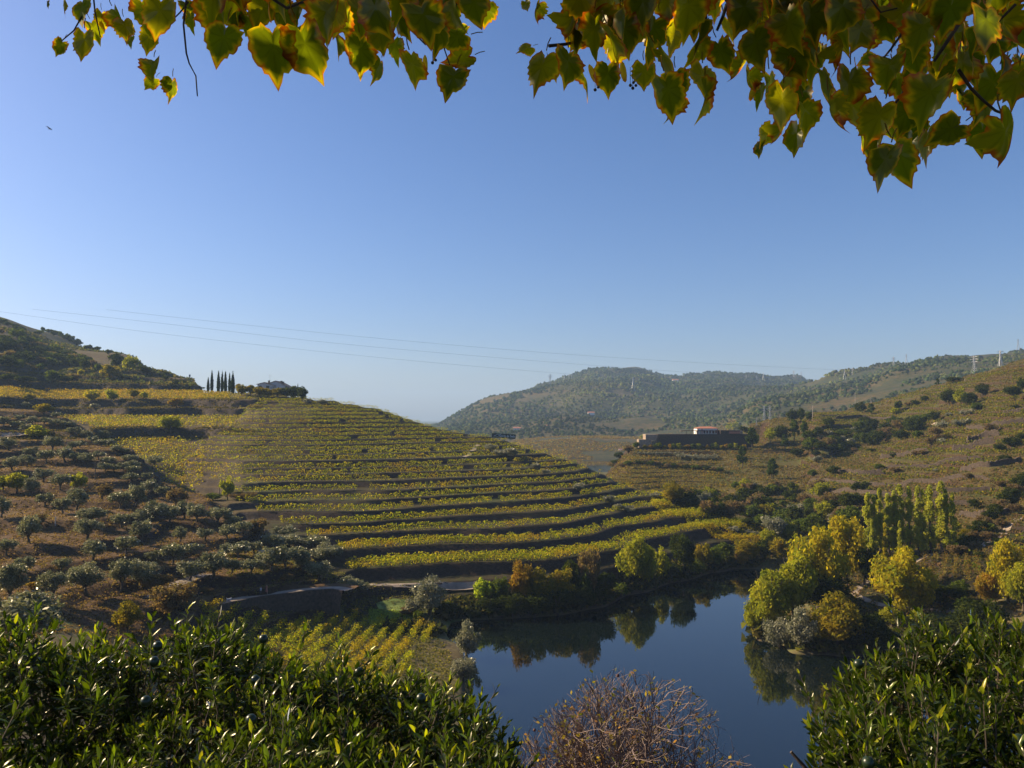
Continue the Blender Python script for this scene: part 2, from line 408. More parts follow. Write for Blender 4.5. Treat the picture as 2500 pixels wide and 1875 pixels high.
W_MN = sstep(JB - 7, JB + 7, PXX) * sstep(2, 8, YY - YC) * (1 - sstep(10, 40, YY - YR)) * sstep(2.4, 3.6, ZS) * (1 - sstep(1880, 1960, PXX))
W_QH = sstep(300, 312, YY) * (1 - sstep(408, 416, YY)) * sstep(1400, 1450, PXX) * (1 - sstep(1700, 1800, PXX)) * sstep(12, 20, YY - YR)
W_RH = sstep(1740, 1830, PXX) * sstep(150, 175, YY) * (1 - sstep(560, 620, YY)) * sstep(3, 5, ZS) * sstep(14, 26, np.where(PXX < 1960, YY - YR, 40))

def stair(z, b, riser, slope):
    """ground that climbs in steps: a steep riser, then a gently sloping flat"""
    b = np.asarray(b, float)
    k = np.clip(np.searchsorted(b, z, side='right') - 1, 0, len(b) - 2)
    h = b[k + 1] - b[k]
    f = np.clip((z - b[k]) / h, 0, 1)
    g = np.where(f < riser, f / riser * (1 - slope), (1 - slope) + (f - riser) / (1 - riser) * slope)
    return b[k] + g * h

B_MN = [2.2, 3.6, 5.6, 8.1, 10.5, 12.5, 14.2, 16.2, 17.8, 19.5, 21.4, 22.9, 24.3, 26.4, 27.8, 29.2, 30.7, 32.2, 33.6, 34.9, 36.5, 38.2, 39.8, 41.4, 43.0, 44.6, 46.2, 48, 50, 53, 60]
B_OL = [0, 3, 5, 7.2, 9.2, 11.6, 13.6, 15.8, 17.6, 20, 22, 24.2, 26.4, 28.6, 31, 33.2, 35.6, 38, 40, 43, 46, 50]
LBX = [0, 20, 33.7, 34.2, 43.5, 43.9, 45.5, 46.0, 56.4, 57.0, 61.5, 62.1, 66, 66.6, 200]
LBZ = [0, 20, 32.3, 35.8, 40.8, 44.3, 44.9, 48.4, 54.5, 58.3, 60.4, 63.2, 65.2, 68, 200]
B_QH = list(np.arange(2, 21, 1.55)) + [21.5, 24, 40]
B_RH = list(np.arange(3, 120, 3.1))
zmn = stair(ZS, B_MN, .24, .06)
W_MN = W_MN * (1 - np.where(PXX > 1100, .85, .5) * sstep(-14, -2, YY - YR))
zol = stair(ZS + fnoise(XX, YY, 17, 31, 2) * 1.3, B_OL, .24, .22) - fnoise(XX, YY, 17, 31, 2) * 1.0
nlb = fnoise(XX, YY, 11, 66, 3) * .9
zlb = np.interp(stair(ZS + nlb, np.arange(0, 120, 1.25), .3, .6), LBX, LBZ) - nlb
zqh = stair(ZS, B_QH, .25, .3)
nrh = fnoise(XX, YY, 60, 41, 3) * 2.6
zrh = stair(ZS + nrh, B_RH, .22, .32) - nrh
Z = ZS + W_MN * (zmn - ZS) + W_OLV * (zol - ZS) + W_LB * (zlb - ZS) + W_QH * (zqh - ZS) + W_RH * .85 * (zrh - ZS)
# level ground under the long walled building
YQ = np.interp(PXX, [1560, 1850], [1, 1])
qm = sstep(412.5, 415, YY) * (1 - sstep(500, 520, YY)) * sstep(1530, 1560, PXX) * (1 - sstep(1850, 1880, PXX))
Z = Z * (1 - qm) + 24.6 * qm
Z += .10 * vnoise(XX, YY, 1.3, 61) * land * (YY > 110) * (YY < 600)

def zat(u, Y, A=None):
    A = Z if A is None else A
    u, Y = np.asarray(u, float), np.asarray(Y, float)
    i = np.clip(np.searchsorted(GU, u) - 1, 0, len(GU) - 2); j = np.clip(np.searchsorted(GY, Y) - 1, 0, len(GY) - 2)
    a = np.clip((u - GU[i]) / (GU[i + 1] - GU[i]), 0, 1); b = np.clip((Y - GY[j]) / (GY[j + 1] - GY[j]), 0, 1)
    return (A[i, j] * (1 - a) + A[i + 1, j] * a) * (1 - b) + (A[i, j + 1] * (1 - a) + A[i + 1, j + 1] * a) * b

def gz(x, y): return float(zat(x / max(y, .5), y))

def hit(px, py, y0=92, y1=3300):
    """where the sight line through a point of the photograph meets the ground"""
    r = ray(px, py)
    ys = np.concatenate([np.arange(y0, 700, .5), np.arange(700, 3300, 6.0)])
    ys = ys[ys < y1]
    d = zat(np.full(len(ys), r[0]), ys) - (CAMZ + r[2] * ys)
    k = np.nonzero(d > 0)[0]
    if len(k) == 0:
        k = [int(np.argmax(d))]       # a crest seen against the sky
    Y = ys[k[0]]
    return np.array([r[0] * Y, Y, float(zat(r[0], Y))])

nu, ny = len(GU), len(GY)
ids = np.arange(nu * ny).reshape(nu, ny)
Vt = np.stack([XX, YY, Z], -1).reshape(-1, 3)
F4 = np.stack([ids[:-1, :-1], ids[1:, :-1], ids[1:, 1:], ids[:-1, 1:]], -1)
cx, cy = PXX[:-1, :-1], YY[:-1, :-1]
zc = ZS[:-1, :-1]
yc_, yr_ = YC[:-1, :-1], YR[:-1, :-1]
reg = np.full(cx.shape, 0)
reg[(cy >= 640)] = 6
reg[(cy < 640) & (cx < 630) & (cy > yc_)] = 2
reg[(cy < 640) & (cx >= 630) & (cy > yc_) & (cy < yr_ + 60) & (zc > 2.2)] = 1
reg[(cy >= 112) & (cy <= yc_) & (cx < 820) & (zc > 3.0)] = 3
reg[(cy < 640) & (cx > 1390) & (cy > yr_ + 14)] = 4
reg[(cy < 640) & (cx > 1955) & (cy > 196)] = 4
reg[(cy >= 85) & (reg == 0)] = 5
reg[(cy > yr_ + 60) & (cx >= 630) & (cx <= 1390) & (cy < 640)] = 1
for rid, (nm, mt) in {0: ('near_slope', M_NEAR), 1: ('vineyard_hill', M_VHILL), 2: ('back_hill', M_LBACK), 3: ('olive_hillside', M_OHILL),
                      4: ('right_hillside', M_RHILL), 5: ('riverbank', M_BANK), 6: ('far_hills', M_FAR)}.items():
    f = F4[reg == rid]
    if not len(f): continue
    un, inv = np.unique(f.ravel(), return_inverse=True)
    o = obj(nm, mesh(nm, Vt[un], inv.reshape(-1, 4), mt, smooth=False))
    tag(o, kind='structure')
# the country behind and beside, and beyond the last ridge
big = MB()
big.add([(-9000, 3390, 4), (9000, 3390, 4), (9000, 9000, 0), (-9000, 9000, 0)], [[0, 1, 2, 3]])
big.add([(-9000, -3000, 36), (9000, -3000, 36), (9000, .3, 38), (-9000, .3, 38)], [[0, 1, 2, 3]])
big.add([(1.19 * 3400, 3400, 118), (1.19 * .5, 0.3, 38), (9000, .3, 60), (9000, 3400, 118)], [[0, 1, 2, 3]])
big.add([(-1.34 * 3400, 3400, 60), (-9000, 3400, 60), (-9000, .3, 60), (-1.34 * .5, .3, 38)], [[0, 1, 2, 3]])
tag(big.build('open_country', M_FAR), kind='structure')

# ------------------------------------------------------------------ water
m, nt, out = new_mat('river_water')
b = N(nt, 'ShaderNodeBsdfPrincipled', Roughness=.03, IOR=1.7)
b.inputs['Base Color'].default_value = (.004, .008, .008, 1)
ge = N(nt, 'ShaderNodeNewGeometry')
mp = N(nt, 'ShaderNodeMapping'); mp.inputs['Scale'].default_value = (.55, 1.0, 1)
n1 = N(nt, 'ShaderNodeTexNoise', Scale=1.6, Detail=3.0)
bp = N(nt, 'ShaderNodeBump', Strength=.05, Distance=.04)
nt.links.new(ge.outputs['Position'], mp.inputs[0]); nt.links.new(mp.outputs[0], n1.inputs['Vector'])
nt.links.new(n1.outputs[0], bp.inputs['Height']); nt.links.new(bp.outputs[0], b.inputs['Normal'])
nt.links.new(b.outputs[0], out.inputs[0])
M_WATER = m
def sheet(name, x0, x1, y0, y1, z, mat):
    return obj(name, mesh(name, np.array([(x0, y0, z), (x1, y0, z), (x1, y1, z), (x0, y1, z)]), np.array([[0, 1, 2, 3]]), mat))
tag(sheet('river', -60, 190, 38, 262, 0, M_WATER), kind='structure')
tag(sheet('far_river', -80, 420, 560, 1000, 0.6, M_WATER), kind='structure')
# ------------------------------------------------------------------ foliage
PAL = {
 'olive':  [(.12, .13, .062), (.18, .19, .10), (.08, .09, .04), (.25, .25, .14)],
 'grey':   [(.20, .20, .13), (.26, .25, .17), (.13, .14, .085)],
 'green':  [(0.055, 0.085, 0.0136), (0.09, 0.12, 0.0186), (0.035, 0.055, 0.0093), (0.13, 0.15, 0.0248)],
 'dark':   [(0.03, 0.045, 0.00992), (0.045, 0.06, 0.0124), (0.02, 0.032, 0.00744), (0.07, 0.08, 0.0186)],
 'lime':   [(0.26, 0.32, 0.031), (0.34, 0.38, 0.0434), (0.17, 0.23, 0.0217)],
 'ygreen': [(0.2, 0.22, 0.0186), (0.27, 0.27, 0.0217), (0.12, 0.15, 0.0155), (0.33, 0.3, 0.0248)],
 'gold':   [(0.35, 0.29, 0.0155), (0.42, 0.35, 0.0217), (0.22, 0.21, 0.0155), (0.16, 0.19, 0.0155), (0.46, 0.35, 0.0217)],
 'ogold':  [(0.2, 0.16, 0.0155), (0.28, 0.2, 0.0186), (0.11, 0.11, 0.0124), (0.15, 0.14, 0.0186)],
 'orange': [(0.27, 0.15, 0.0217), (0.33, 0.2, 0.0248), (0.18, 0.12, 0.0186), (0.21, 0.18, 0.0248)],
 'brown':  [(.15, .10, .055), (.20, .13, .07), (.10, .075, .045), (.16, .14, .07)],
 'pine':   [(0.04, 0.065, 0.0136), (0.065, 0.09, 0.0186), (0.025, 0.04, 0.00992)],
 'cypress':[(0.02, 0.035, 0.00868), (0.03, 0.05, 0.0112), (0.014, 0.024, 0.0062)],
 'vine':   [(0.22, 0.25, 0.0124), (0.31, 0.3, 0.0155), (0.14, 0.18, 0.0093), (0.4, 0.32, 0.0186)],
 'vinered':[(0.32, 0.19, 0.0186), (0.38, 0.27, 0.0186), (0.26, 0.22, 0.0186)],
 'vinedull':[(0.17, 0.15, 0.0248), (0.21, 0.17, 0.0279), (0.12, 0.12, 0.0186), (0.24, 0.17, 0.0248)],
}
def unit(v): return v / (np.linalg.norm(v, axis=-1, keepdims=True) + 1e-9)

def leaves(rng, C, Nrm, size, pal, tri=False, asp=1.25, jit=.25):
    """quads or triangles at C facing Nrm; returns V, F, col"""
    n = len(C)
    size = np.broadcast_to(size, (n,))
    a = unit(np.cross(Nrm, rng.normal(size=(n, 3))))
    b = np.cross(Nrm, a)
    s = size[:, None] * rng.uniform(.6, 1.3, (n, 1))
    if tri:
        V = np.stack([C + a * s * asp, C - a * s * .5 + b * s * .8, C - a * s * .6 - b * s * .7], 1)
        F = np.arange(n * 3).reshape(n, 3); k = 3
    else:
        V = np.stack([C + a * s * asp * .75, C + b * s * .5 + a * s * .1, C - a * s * asp * .75, C - b * s * .5 - a * s * .05], 1)
        F = np.arange(n * 4).reshape(n, 4); k = 4
    pal = np.array(pal)
    c = pal[rng.randint(len(pal), size=n)] * rng.uniform(1 - jit, 1 + jit, (n, 1))
    return V.reshape(-1, 3), F, np.repeat(c, k, 0)

def crown(rng, lobes, n, size, pal, tri=False, up=.25, noise=.75, flat=1.0, depth=.5):
    """leaf clumps through the outer part of a set of lobes (x, y, z, r[, palette shift])"""
    L = np.array(lobes, float)
    w = L[:, 3] ** 2; w /= w.sum()
    k = rng.choice(len(L), n, p=w)
    d = unit(rng.normal(size=(n, 3)))
    rr = L[k, 3] * (1 - depth * rng.uniform(0, 1, n) ** 1.6) * (1 + .10 * rng.normal(size=n))
    C = L[k, :3] + d * rr[:, None] * np.array([1, 1, flat])
    Nn = unit(d + noise * rng.normal(size=(n, 3)) + np.array([0, 0, up]))
    V, F, c = leaves(rng, C, Nn, size, pal, tri)
    sh = np.array(pal)[rng.randint(len(pal), size=len(L))]
    kk = 3 if tri else 4
    c = c * .6 + .4 * np.repeat(sh[k], kk, 0) * 1.0
    return V, F, c

def round_lobes(rng, n, sx=.5, sz=.5, zc=.55, r0=.12, r1=.24, top=1.0):
    """lobes spread over an egg of width 1 and height 1"""
    L = []
    for i in range(n):
        d = unit(rng.normal(size=3))
        q = rng.uniform(.45, .78)
        z = zc + d[2] * sz * q * (.9 if d[2] > 0 else .7)
        L.append((d[0] * sx * q, d[1] * sx * q, min(z, top), rng.uniform(r0, r1)))
    L.append((0, 0, zc, r1 * 1.25))
    return L

# tree kinds: (trunk mesh, crown mesh) of unit width and height; three levels of detail
LIB = {}
def trunk_mesh(rng, kind, dark=False):
    t = MB()
    if kind in ('olive', 'grey', 'brown'):
        t.tube([(0, 0, -.08), (.02, .01, .1), (.05, -.02, .24)], [.055, .042, .034], 7)
        for a in range(4):
            an = a * 1.57 + rng.uniform(0, 1)
            t.tube([(.04, -.01, .2), (.04 + .12 * math.cos(an), .12 * math.sin(an), .42), (.05 + .26 * math.cos(an), .24 * math.sin(an), .66)], [.03, .02, .008], 5)
    elif kind in ('pine',):
        t.tube([(0, 0, -.05), (.01, 0, .4), (0, .01, .92)], [.035, .025, .006], 6)
    elif kind in ('poplar', 'cypress'):
        t.tube([(0, 0, -.03), (.02, 0, .4), (0, 0, .9)], [.09 if kind == 'cypress' else .07, .05, .01], 6)
    else:
        t.tube([(0, 0, -.08), (.01, .01, .25), (0, .02, .5)], [.035, .028, .018], 7)
        for a in range(6):
            an = a * 1.05 + rng.uniform(0, 1)
            h = rng.uniform(.55, .9)
            t.tube([(0, .01, .25 + .04 * a), (.12 * math.cos(an), .12 * math.sin(an), .45 + .02 * a), (.3 * math.cos(an), .3 * math.sin(an), h)], [.018, .012, .004], 5)
    return t.mesh('trunk', M_BARK)

def tree_meshes(kind, lod, var):
    key = (kind, lod, var)
    if key in LIB: return LIB[key]
    rng = np.random.RandomState(abs(hash(kind)) % 1000 if False else sum(map(ord, kind)) * 7 + lod * 31 + var * 101)
    n = [420, 1300, 4200][lod]
    sz = [.105, .062, .036][lod]
    pal = PAL[kind if kind in PAL else 'ygreen']
    if kind == 'poplar': pal = [(.30, .33, .045), (.38, .38, .05), (.20, .24, .035), (.42, .38, .05)]
    if kind == 'poplargold': pal = PAL['gold']
    mat = M_OLV if kind in ('olive', 'grey') else M_FOL
    if kind == 'olive':
        L = round_lobes(rng, 15, .5, .42, .60, .13, .22)
        V, F, c = crown(rng, L, n, sz * .95, pal, up=.1, noise=1.0, depth=.75)
    elif kind in ('grey', 'brown') and lod < 3:
        L = round_lobes(rng, 16, .5, .46, .50, .13, .22)
        V, F, c = crown(rng, L, n, sz, pal, noise=1.0, depth=.8)
    elif kind in ('poplar', 'poplargold'):
        L = []
        for i in range(46):
            z = rng.uniform(.08, .97)
            w = .34 * min(1, (1.02 - z) * 2.2) * (.75 + .25 * math.sin(z * 9 + var))
            a = rng.uniform(0, 2 * PI); q = rng.uniform(.2, .8)
            L.append((w * q * math.cos(a), w * q * math.sin(a), z * 1.0, rng.uniform(.10, .19) * (1.1 - .4 * z)))
        L = [(x, y, z, r) for x, y, z, r in L]
        V, F, c = crown(rng, L, int(n * 1.3), sz * 1.6, pal, noise=.8, flat=.38, depth=.8)
        V = V.reshape(-1, 4, 3); ctr = V.mean(1, keepdims=True); V = ctr + (V - ctr) * np.array([1, 1, .30]); V = V.reshape(-1, 3)
    elif kind == 'cypress':
        L = [(0.0, 0.0, z, .42 * math.sin(PI * min(1, .12 + z * .9)) ** .7 * (1 - .5 * z)) for z in np.linspace(.04, .97, 22)]
        V, F, c = crown(rng, L, int(n * 1.2), sz * 2.2, pal, noise=.5, flat=.16, depth=.5, up=.4)
        V = V.reshape(-1, 4, 3); ctr = V.mean(1, keepdims=True); V = ctr + (V - ctr) * np.array([1, 1, .35]); V = V.reshape(-1, 3)
    elif kind == 'pine':
        L = []
        for i in range(26):
            z = rng.uniform(.3, .97)
            w = .5 * (1.08 - z) ** .75
            a = rng.uniform(0, 2 * PI); q = rng.uniform(.3, 1)
            L.append((w * q * math.cos(a), w * q * math.sin(a), z, rng.uniform(.09, .16)))
        V, F, c = crown(rng, L, n, sz, pal, noise=.9, flat=.7, depth=.8)
    else:
        L = round_lobes(rng, 30, .47, .5, .52, .09, .19)
        V, F, c = crown(rng, L, int(n * 1.2), sz, pal, noise=.75, depth=.6)
    V[:, 2] = np.maximum(V[:, 2], .02 if kind not in ('olive',) else .10)
    cm = mesh('crown', V, F, mat, c)
    tm = trunk_mesh(rng, kind)
    LIB[key] = (tm, cm)
    return LIB[key]

CATNAME = {'olive': 'olive_tree', 'grey': 'shrub', 'green': 'tree', 'dark': 'tree', 'lime': 'tree', 'ygreen': 'tree', 'gold': 'tree', 'ogold': 'tree',
           'orange': 'tree', 'brown': 'shrub', 'pine': 'pine_tree', 'cypress': 'cypress_tree', 'poplar': 'poplar_tree', 'poplargold': 'poplar_tree'}
CATLAB = {'olive_tree': 'olive tree', 'shrub': 'shrub', 'tree': 'tree', 'pine_tree': 'pine tree', 'cypress_tree': 'cypress', 'poplar_tree': 'poplar'}
LOOK = {'olive': 'grey-green olive tree', 'grey': 'pale grey-green shrub', 'green': 'mid-green tree', 'dark': 'dark green tree', 'lime': 'bright lime-green tree',
        'ygreen': 'yellow-green tree', 'gold': 'golden yellow tree', 'ogold': 'olive-gold bushy tree', 'orange': 'rust-orange tree', 'brown': 'brownish bushy shrub',
        'pine': 'dark green pine', 'cypress': 'slim dark cypress', 'poplar': 'tall yellow-green poplar', 'poplargold': 'slim golden poplar'}
NTREE = [0]
def tree(kind, px, py, wpx, hpx, label=None, group=None, name=None, lod=None, sink=.0, pos=None, big=False):
    NTREE[0] += 1
    p = hit(px, py) if pos is None else np.asarray(pos, float)
    w = wpx * p[1] / FPX * (1.2 if kind not in ('cypress',) else 1) * (1.15 if kind == 'olive' and px > 450 and py > 1250 else 1); h = hpx * p[1] / FPX * (1.08 if kind != 'cypress' else 1)
    if lod is None: lod = 2 if wpx > 58 or hpx > 95 else (1 if wpx > 26 else 0)
    k2 = kind
    tm, cm = tree_meshes(k2, lod, NTREE[0] % (2 if lod == 2 else 3))
    nm = name or CATNAME[kind]
    if nm == 'tree' and hpx < 21: nm = 'shrub'
    e = empty(nm, (p[0], p[1], p[2] - sink))
    e.rotation_euler = (0, 0, (NTREE[0] * 2.399) % 6.283)
    e.scale = (w, w, h)
    tag(e, label, CATLAB.get(nm, nm.replace('_', ' ')), group)
    obj('trunk', tm, e); obj('crown', cm, e)
    return e

ORD = ['first', 'second', 'third', 'fourth', 'fifth', 'sixth', 'seventh', 'eighth', 'ninth', 'tenth', 'eleventh', 'twelfth', 'thirteenth',
       'fourteenth', 'fifteenth', 'sixteenth', 'seventeenth', 'eighteenth', 'nineteenth', 'twentieth']
def bands(items, nb, where, group, name=None, lodmin=None):
    """items (kind, px, py, w, h): split into height bands; number each kind within its band from the left"""
    it = sorted(items, key=lambda q: -q[2])
    per = max(1, math.ceil(len(it) / nb))
    bn = ['lowest', 'second lowest', 'third lowest', 'fourth', 'fifth', 'sixth', 'seventh', 'eighth', 'ninth', 'tenth', 'eleventh', 'twelfth']
    for b in range(nb):
        ch = sorted(it[b * per:(b + 1) * per], key=lambda q: q[1])
        cnt = {}
        for q in ch:
            i = cnt.get(q[0], 0); cnt[q[0]] = i + 1
            tot = sum(1 for r in ch if r[0] == q[0])
            o = 'only' if tot == 1 else (ORD[i] if i < 20 else 'last')
            lk = LOOK[q[0]] if q[4] >= 21 else LOOK[q[0]].replace('tree', 'shrub').replace('bushy shrub', 'shrub')
            if q[0] == 'olive': lk = LOOK['olive']
            lab = f"{lk}, {o} from left, {bn[b]} line on {where}"
            tree(q[0], *q[1:5], label=lab, group=group, name=name)

# ---- olive trees of the left hillside (foot x, foot y, crown width, height, in pixels of the photograph)
OL = [(24,1470,82,88),(127,1462,62,62),(211,1453,82,78),(296,1442,62,72),(348,1440,76,72),(71,1326,52,62),(226,1371,58,45),(211,1320,66,50),(222,1282,64,40),
 (153,1255,42,40),(187,1245,52,50),(293,1242,48,42),(333,1238,42,50),(295,1289,42,34),(347,1280,44,34),(345,1323,48,45),(309,1354,50,45),(377,1272,58,45),
 (414,1274,46,40),(450,1268,46,42),(440,1326,34,38),(422,1377,52,50),(467,1357,42,30),(463,1419,52,46),(521,1410,56,58),(566,1402,34,34),(483,1274,44,38),
 (532,1283,50,42),(555,1317,34,34),(568,1292,38,32),(595,1309,34,36),(363,1207,42,34),(395,1214,32,26),(320,1180,38,24),(105,1177,44,32),(147,1197,44,40),
 (73,1210,38,40),(3,1265,46,50),(372,1375,32,28),(550,1357,34,26),(583,1362,48,36),(612,1400,42,34),(664,1398,58,54),(696,1390,50,50),(725,1387,46,48),
 (742,1398,40,45),(781,1415,60,44),(793,1376,64,46),(770,1342,50,34),(708,1340,62,34),(693,1310,52,24),(665,1342,52,34),(855,1461,68,50),
 (79,1036,30,18),(108,1036,26,16),(133,1042,28,18),(153,1044,22,16),(172,1044,24,16),(48,1030,26,16),(42,1048,34,20),(65,1054,30,18),(136,1022,24,16),
 (63,996,22,14),(181,1063,34,20),(195,1094,26,18),(175,1098,30,18),(210,1070,32,18),(226,1083,24,18),(250,1072,32,20),(246,1090,30,18),(266,1090,28,18),
 (128,1100,44,32),(285,1108,30,18),(305,1110,24,14),(112,1132,36,32),(76,1118,34,24),(158,1130,40,36),(180,1130,32,26),(65,1140,42,28),(213,1135,36,26),
 (240,1122,30,20),(264,1138,34,22),(256,1150,34,20),(300,1148,28,18),(317,1130,34,20),(322,1146,34,20),(320,1160,34,22),(378,1138,36,24),(360,1172,28,18),
 (278,1155,26,18),(368,1154,22,14),(8,1040,30,24),(20,1100,40,30),(30,1150,40,32),(110,1240,40,34),(60,1400,48,38),(150,1400,40,34),(15,1360,44,40),(500,1320,34,28),(620,1352,36,28)]
items = [('olive', *q) for q in OL]
items += [('ygreen', 42, 1204, 60, 52), ('ygreen', 8, 1200, 42, 40), ('ygreen', 190, 1197, 48, 42), ('ogold', 107, 1013, 46, 28), ('ogold', 68, 980, 32, 18), ('ygreen', 90, 1072, 52, 32),
          ('brown', 631, 1322, 46, 62), ('brown', 385, 1445, 66, 46), ('brown', 90, 1290, 44, 34), ('orange', 85, 1440, 36, 18), ('brown', 430, 1240, 46, 48), ('brown', 700, 1420, 34, 18),
          ('brown', 500, 1448, 40, 14), ('brown', 250, 1220, 40, 40)]
bands(items, 9, 'the brown hillside', 'trees on the olive hillside')
tree('olive', 60, 1590, 190, 130, 'broad grey olive tree rising just behind the hedge tips at the left edge', 'trees on the olive hillside', lod=2)
tree('brown', 420, 1512, 90, 90, 'brown-leaved bush in the shade below the bend of the path', 'bushes below the path', lod=2)
tree('grey', 452, 1490, 34, 42, 'small pale bush at the lower end of the lit path', 'bushes below the path')
tree('ogold', 310, 1545, 70, 70, 'dull gold bush in the shadowed gully behind the hedge', 'bushes below the path', lod=2)

# ---- trees on the river banks
RB = [('lime',1178,1476,50,66,'bright lime-green round tree standing beside the path end on the left bank'),
 ('green',1222,1478,50,64,'mid-green bush between the lime-green tree and the rust tree'),
 ('orange',1273,1482,58,104,'rust-orange tree leaning over the dark left bank'),
 ('ogold',1318,1486,74,90,'olive-gold bushy tree right of the rust tree'),
 ('ogold',1365,1480,66,98,'second olive-gold tree, between the rust tree and the ivy-clad one'),
 ('dark',1395,1456,44,88,'narrow dark tree behind the olive-gold trees on the left bank'),
 ('brown',1440,1472,56,142,'tall ivy-clad tree with a brownish ragged top on the left bank'),
 ('green',1425,1476,44,88,'pale green tree in front of the ivy-clad tree'),
 ('dark',1472,1474,62,72,'low dark thicket at the water right of the ivy-clad tree'),
 ('ygreen',1545,1432,74,122,'tall yellow-green tree alone at the bend of the left bank'),
 ('ygreen',1578,1434,52,104,'yellow-green tree close behind the tall one at the bend'),
 ('ygreen',1612,1424,46,86,'smaller yellow-green tree right of the tall one at the bend'),
 ('dark',1668,1408,62,100,'big dark ivy-covered tree on the far left bank'),
 ('ogold',1716,1402,50,72,'olive-gold tree just right of the big dark one'),
 ('green',1738,1392,56,54,'green bush beside the narrow end of the river'),
 ('green',1768,1376,46,50,'green bush behind the narrow end of the river'),
 ('ogold',1824,1378,66,64,'olive-gold tree where the river disappears'),
 ('orange',1808,1384,44,36,'low rust-coloured bush at the vanishing end of the river'),
 ('dark',1866,1372,46,52,'dark bush behind the big yellow-green riverside tree'),
 ('ogold',1908,1374,58,58,'olive-gold tree touching the left side of the golden tree'),
 ('grey',1048,1502,92,92,'large grey-green willow on the left bank above the vine plot'),
 ('grey',1010,1500,44,40,'small grey shrub at the foot of the large willow'),
 ('brown',1000,1500,50,20,'low brown scrub in front of the large willow'),
 ('green',1022,1522,30,30,'small green bush at the corner of the bay'),
 ('grey',1140,1612,66,94,'grey-green bush on the tip of the vineyard beside the water'),
 ('grey',1128,1672,60,70,'lower grey-green bush half hidden by orange leaves beside the water'),
 ('grey',1198,1102,34,18,'pale shrub just below the sign on the terraced hill'),
 ('grey',1236,1118,52,24,'wide pale shrub, second below the sign'),
 ('grey',1307,1147,24,18,'left of two small shrubs on the edge of the terraces'),
 ('grey',1329,1158,22,14,'right of two small shrubs on the edge of the terraces'),
 ('grey',1411,1198,30,20,'pale shrub alone halfway down the right edge of the terraces'),
 ('grey',1490,1232,32,22,'upper pale shrub of three at the right end of the terraces'),
 ('grey',1508,1246,28,16,'middle pale shrub of three at the right end of the terraces'),
 ('grey',1535,1254,32,18,'lower pale shrub of three at the right end of the terraces'),
 ('grey',1598,1217,26,15,'pale shrub at the corner of the golden vine plot'),
 ('grey',1792,1302,28,17,'pale olive at the golden vine plot, first from the left'),('grey',1833,1310,30,17,'pale olive at the golden vine plot, second from the left'),
 ('grey',1867,1288,28,14,'pale olive behind the golden vine plot, upper one'),('grey',1890,1298,30,16,'pale olive behind the golden vine plot, beside the ridge'),
 ('grey',1918,1306,36,18,'pale wide olive left of the golden tree top'),('grey',1928,1324,26,18,'pale olive against the golden tree'),
 ('ygreen',1873,1330,36,38,'yellow-green tree at the end of the golden vine plot'),
 ('ygreen',1880,1540,100,150,'round yellow-green tree overhanging the water, left half of the pair on the right bank'),
 ('ygreen',1935,1520,105,165,'round yellow-green tree behind the one overhanging the water'),
 ('ygreen',1842,1548,48,96,'low outer yellow-green tree dipping into the water'),
 ('gold',1998,1490,125,200,'big golden tree, the most yellow on the right bank'),
 ('gold',2068,1430,88,168,'golden tree behind the biggest golden one'),
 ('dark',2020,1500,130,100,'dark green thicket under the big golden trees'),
 ('dark',2110,1430,64,92,'dark evergreen between the golden trees and the poplars'),
 ('grey',1905,1584,72,76,'grey willow bush on the right bank, left one at the water'),
 ('grey',1955,1588,78,100,'grey willow bush on the right bank, right one at the water'),
 ('ogold',2045,1592,130,132,'broad olive-brown bush at the water of the right bank'),
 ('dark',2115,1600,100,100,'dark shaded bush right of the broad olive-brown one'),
 ('gold',2205,1505,128,165,'golden tree with open branches right of the track'),
 ('gold',2250,1500,70,110,'smaller golden tree tucked behind the open-branched one'),
 ('ygreen',2178,1532,60,52,'low yellow-green bush below the track'),
 ('ygreen',2240,1542,46,50,'second low yellow-green bush below the track'),
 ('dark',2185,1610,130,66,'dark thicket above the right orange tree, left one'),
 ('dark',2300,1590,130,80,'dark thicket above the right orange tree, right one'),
 ('green',2345,1452,44,34,'green bush at the lower end of the sparse vine plot'),
 ('dark',2310,1480,90,48,'dark bush under the sparse vine plot'),
 ('orange',2418,1482,62,84,'rust-gold bush left of the tall golden tree at the right edge'),
 ('gold',2462,1480,92,160,'tall golden tree at the right edge of the view'),
 ('ygreen',2500,1500,80,130,'yellow-green tree cut by the right edge of the view'),
 ('dark',2400,1560,120,90,'dark bush behind the tips of the right orange tree'),
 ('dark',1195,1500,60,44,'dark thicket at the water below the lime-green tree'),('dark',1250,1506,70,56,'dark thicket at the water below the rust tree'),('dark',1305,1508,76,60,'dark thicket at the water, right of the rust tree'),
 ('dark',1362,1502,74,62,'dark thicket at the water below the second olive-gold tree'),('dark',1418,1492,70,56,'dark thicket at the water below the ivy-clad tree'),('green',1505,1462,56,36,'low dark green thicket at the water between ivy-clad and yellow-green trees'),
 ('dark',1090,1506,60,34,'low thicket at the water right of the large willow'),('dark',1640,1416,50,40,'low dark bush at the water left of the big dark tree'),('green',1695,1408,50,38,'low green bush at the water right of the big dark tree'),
 ('ygreen',555,1220,38,54,'pale yellow-green willow standing alone at the foot of the terraces'),
 ('brown',590,1222,60,22,'wide low scrub right of the lone willow'),
 ('green',520,1222,44,18,'low green scrub left of the lone willow'),
]
for q in RB:
    tree(*q[:5], label=q[5], group='trees and bushes along the river')

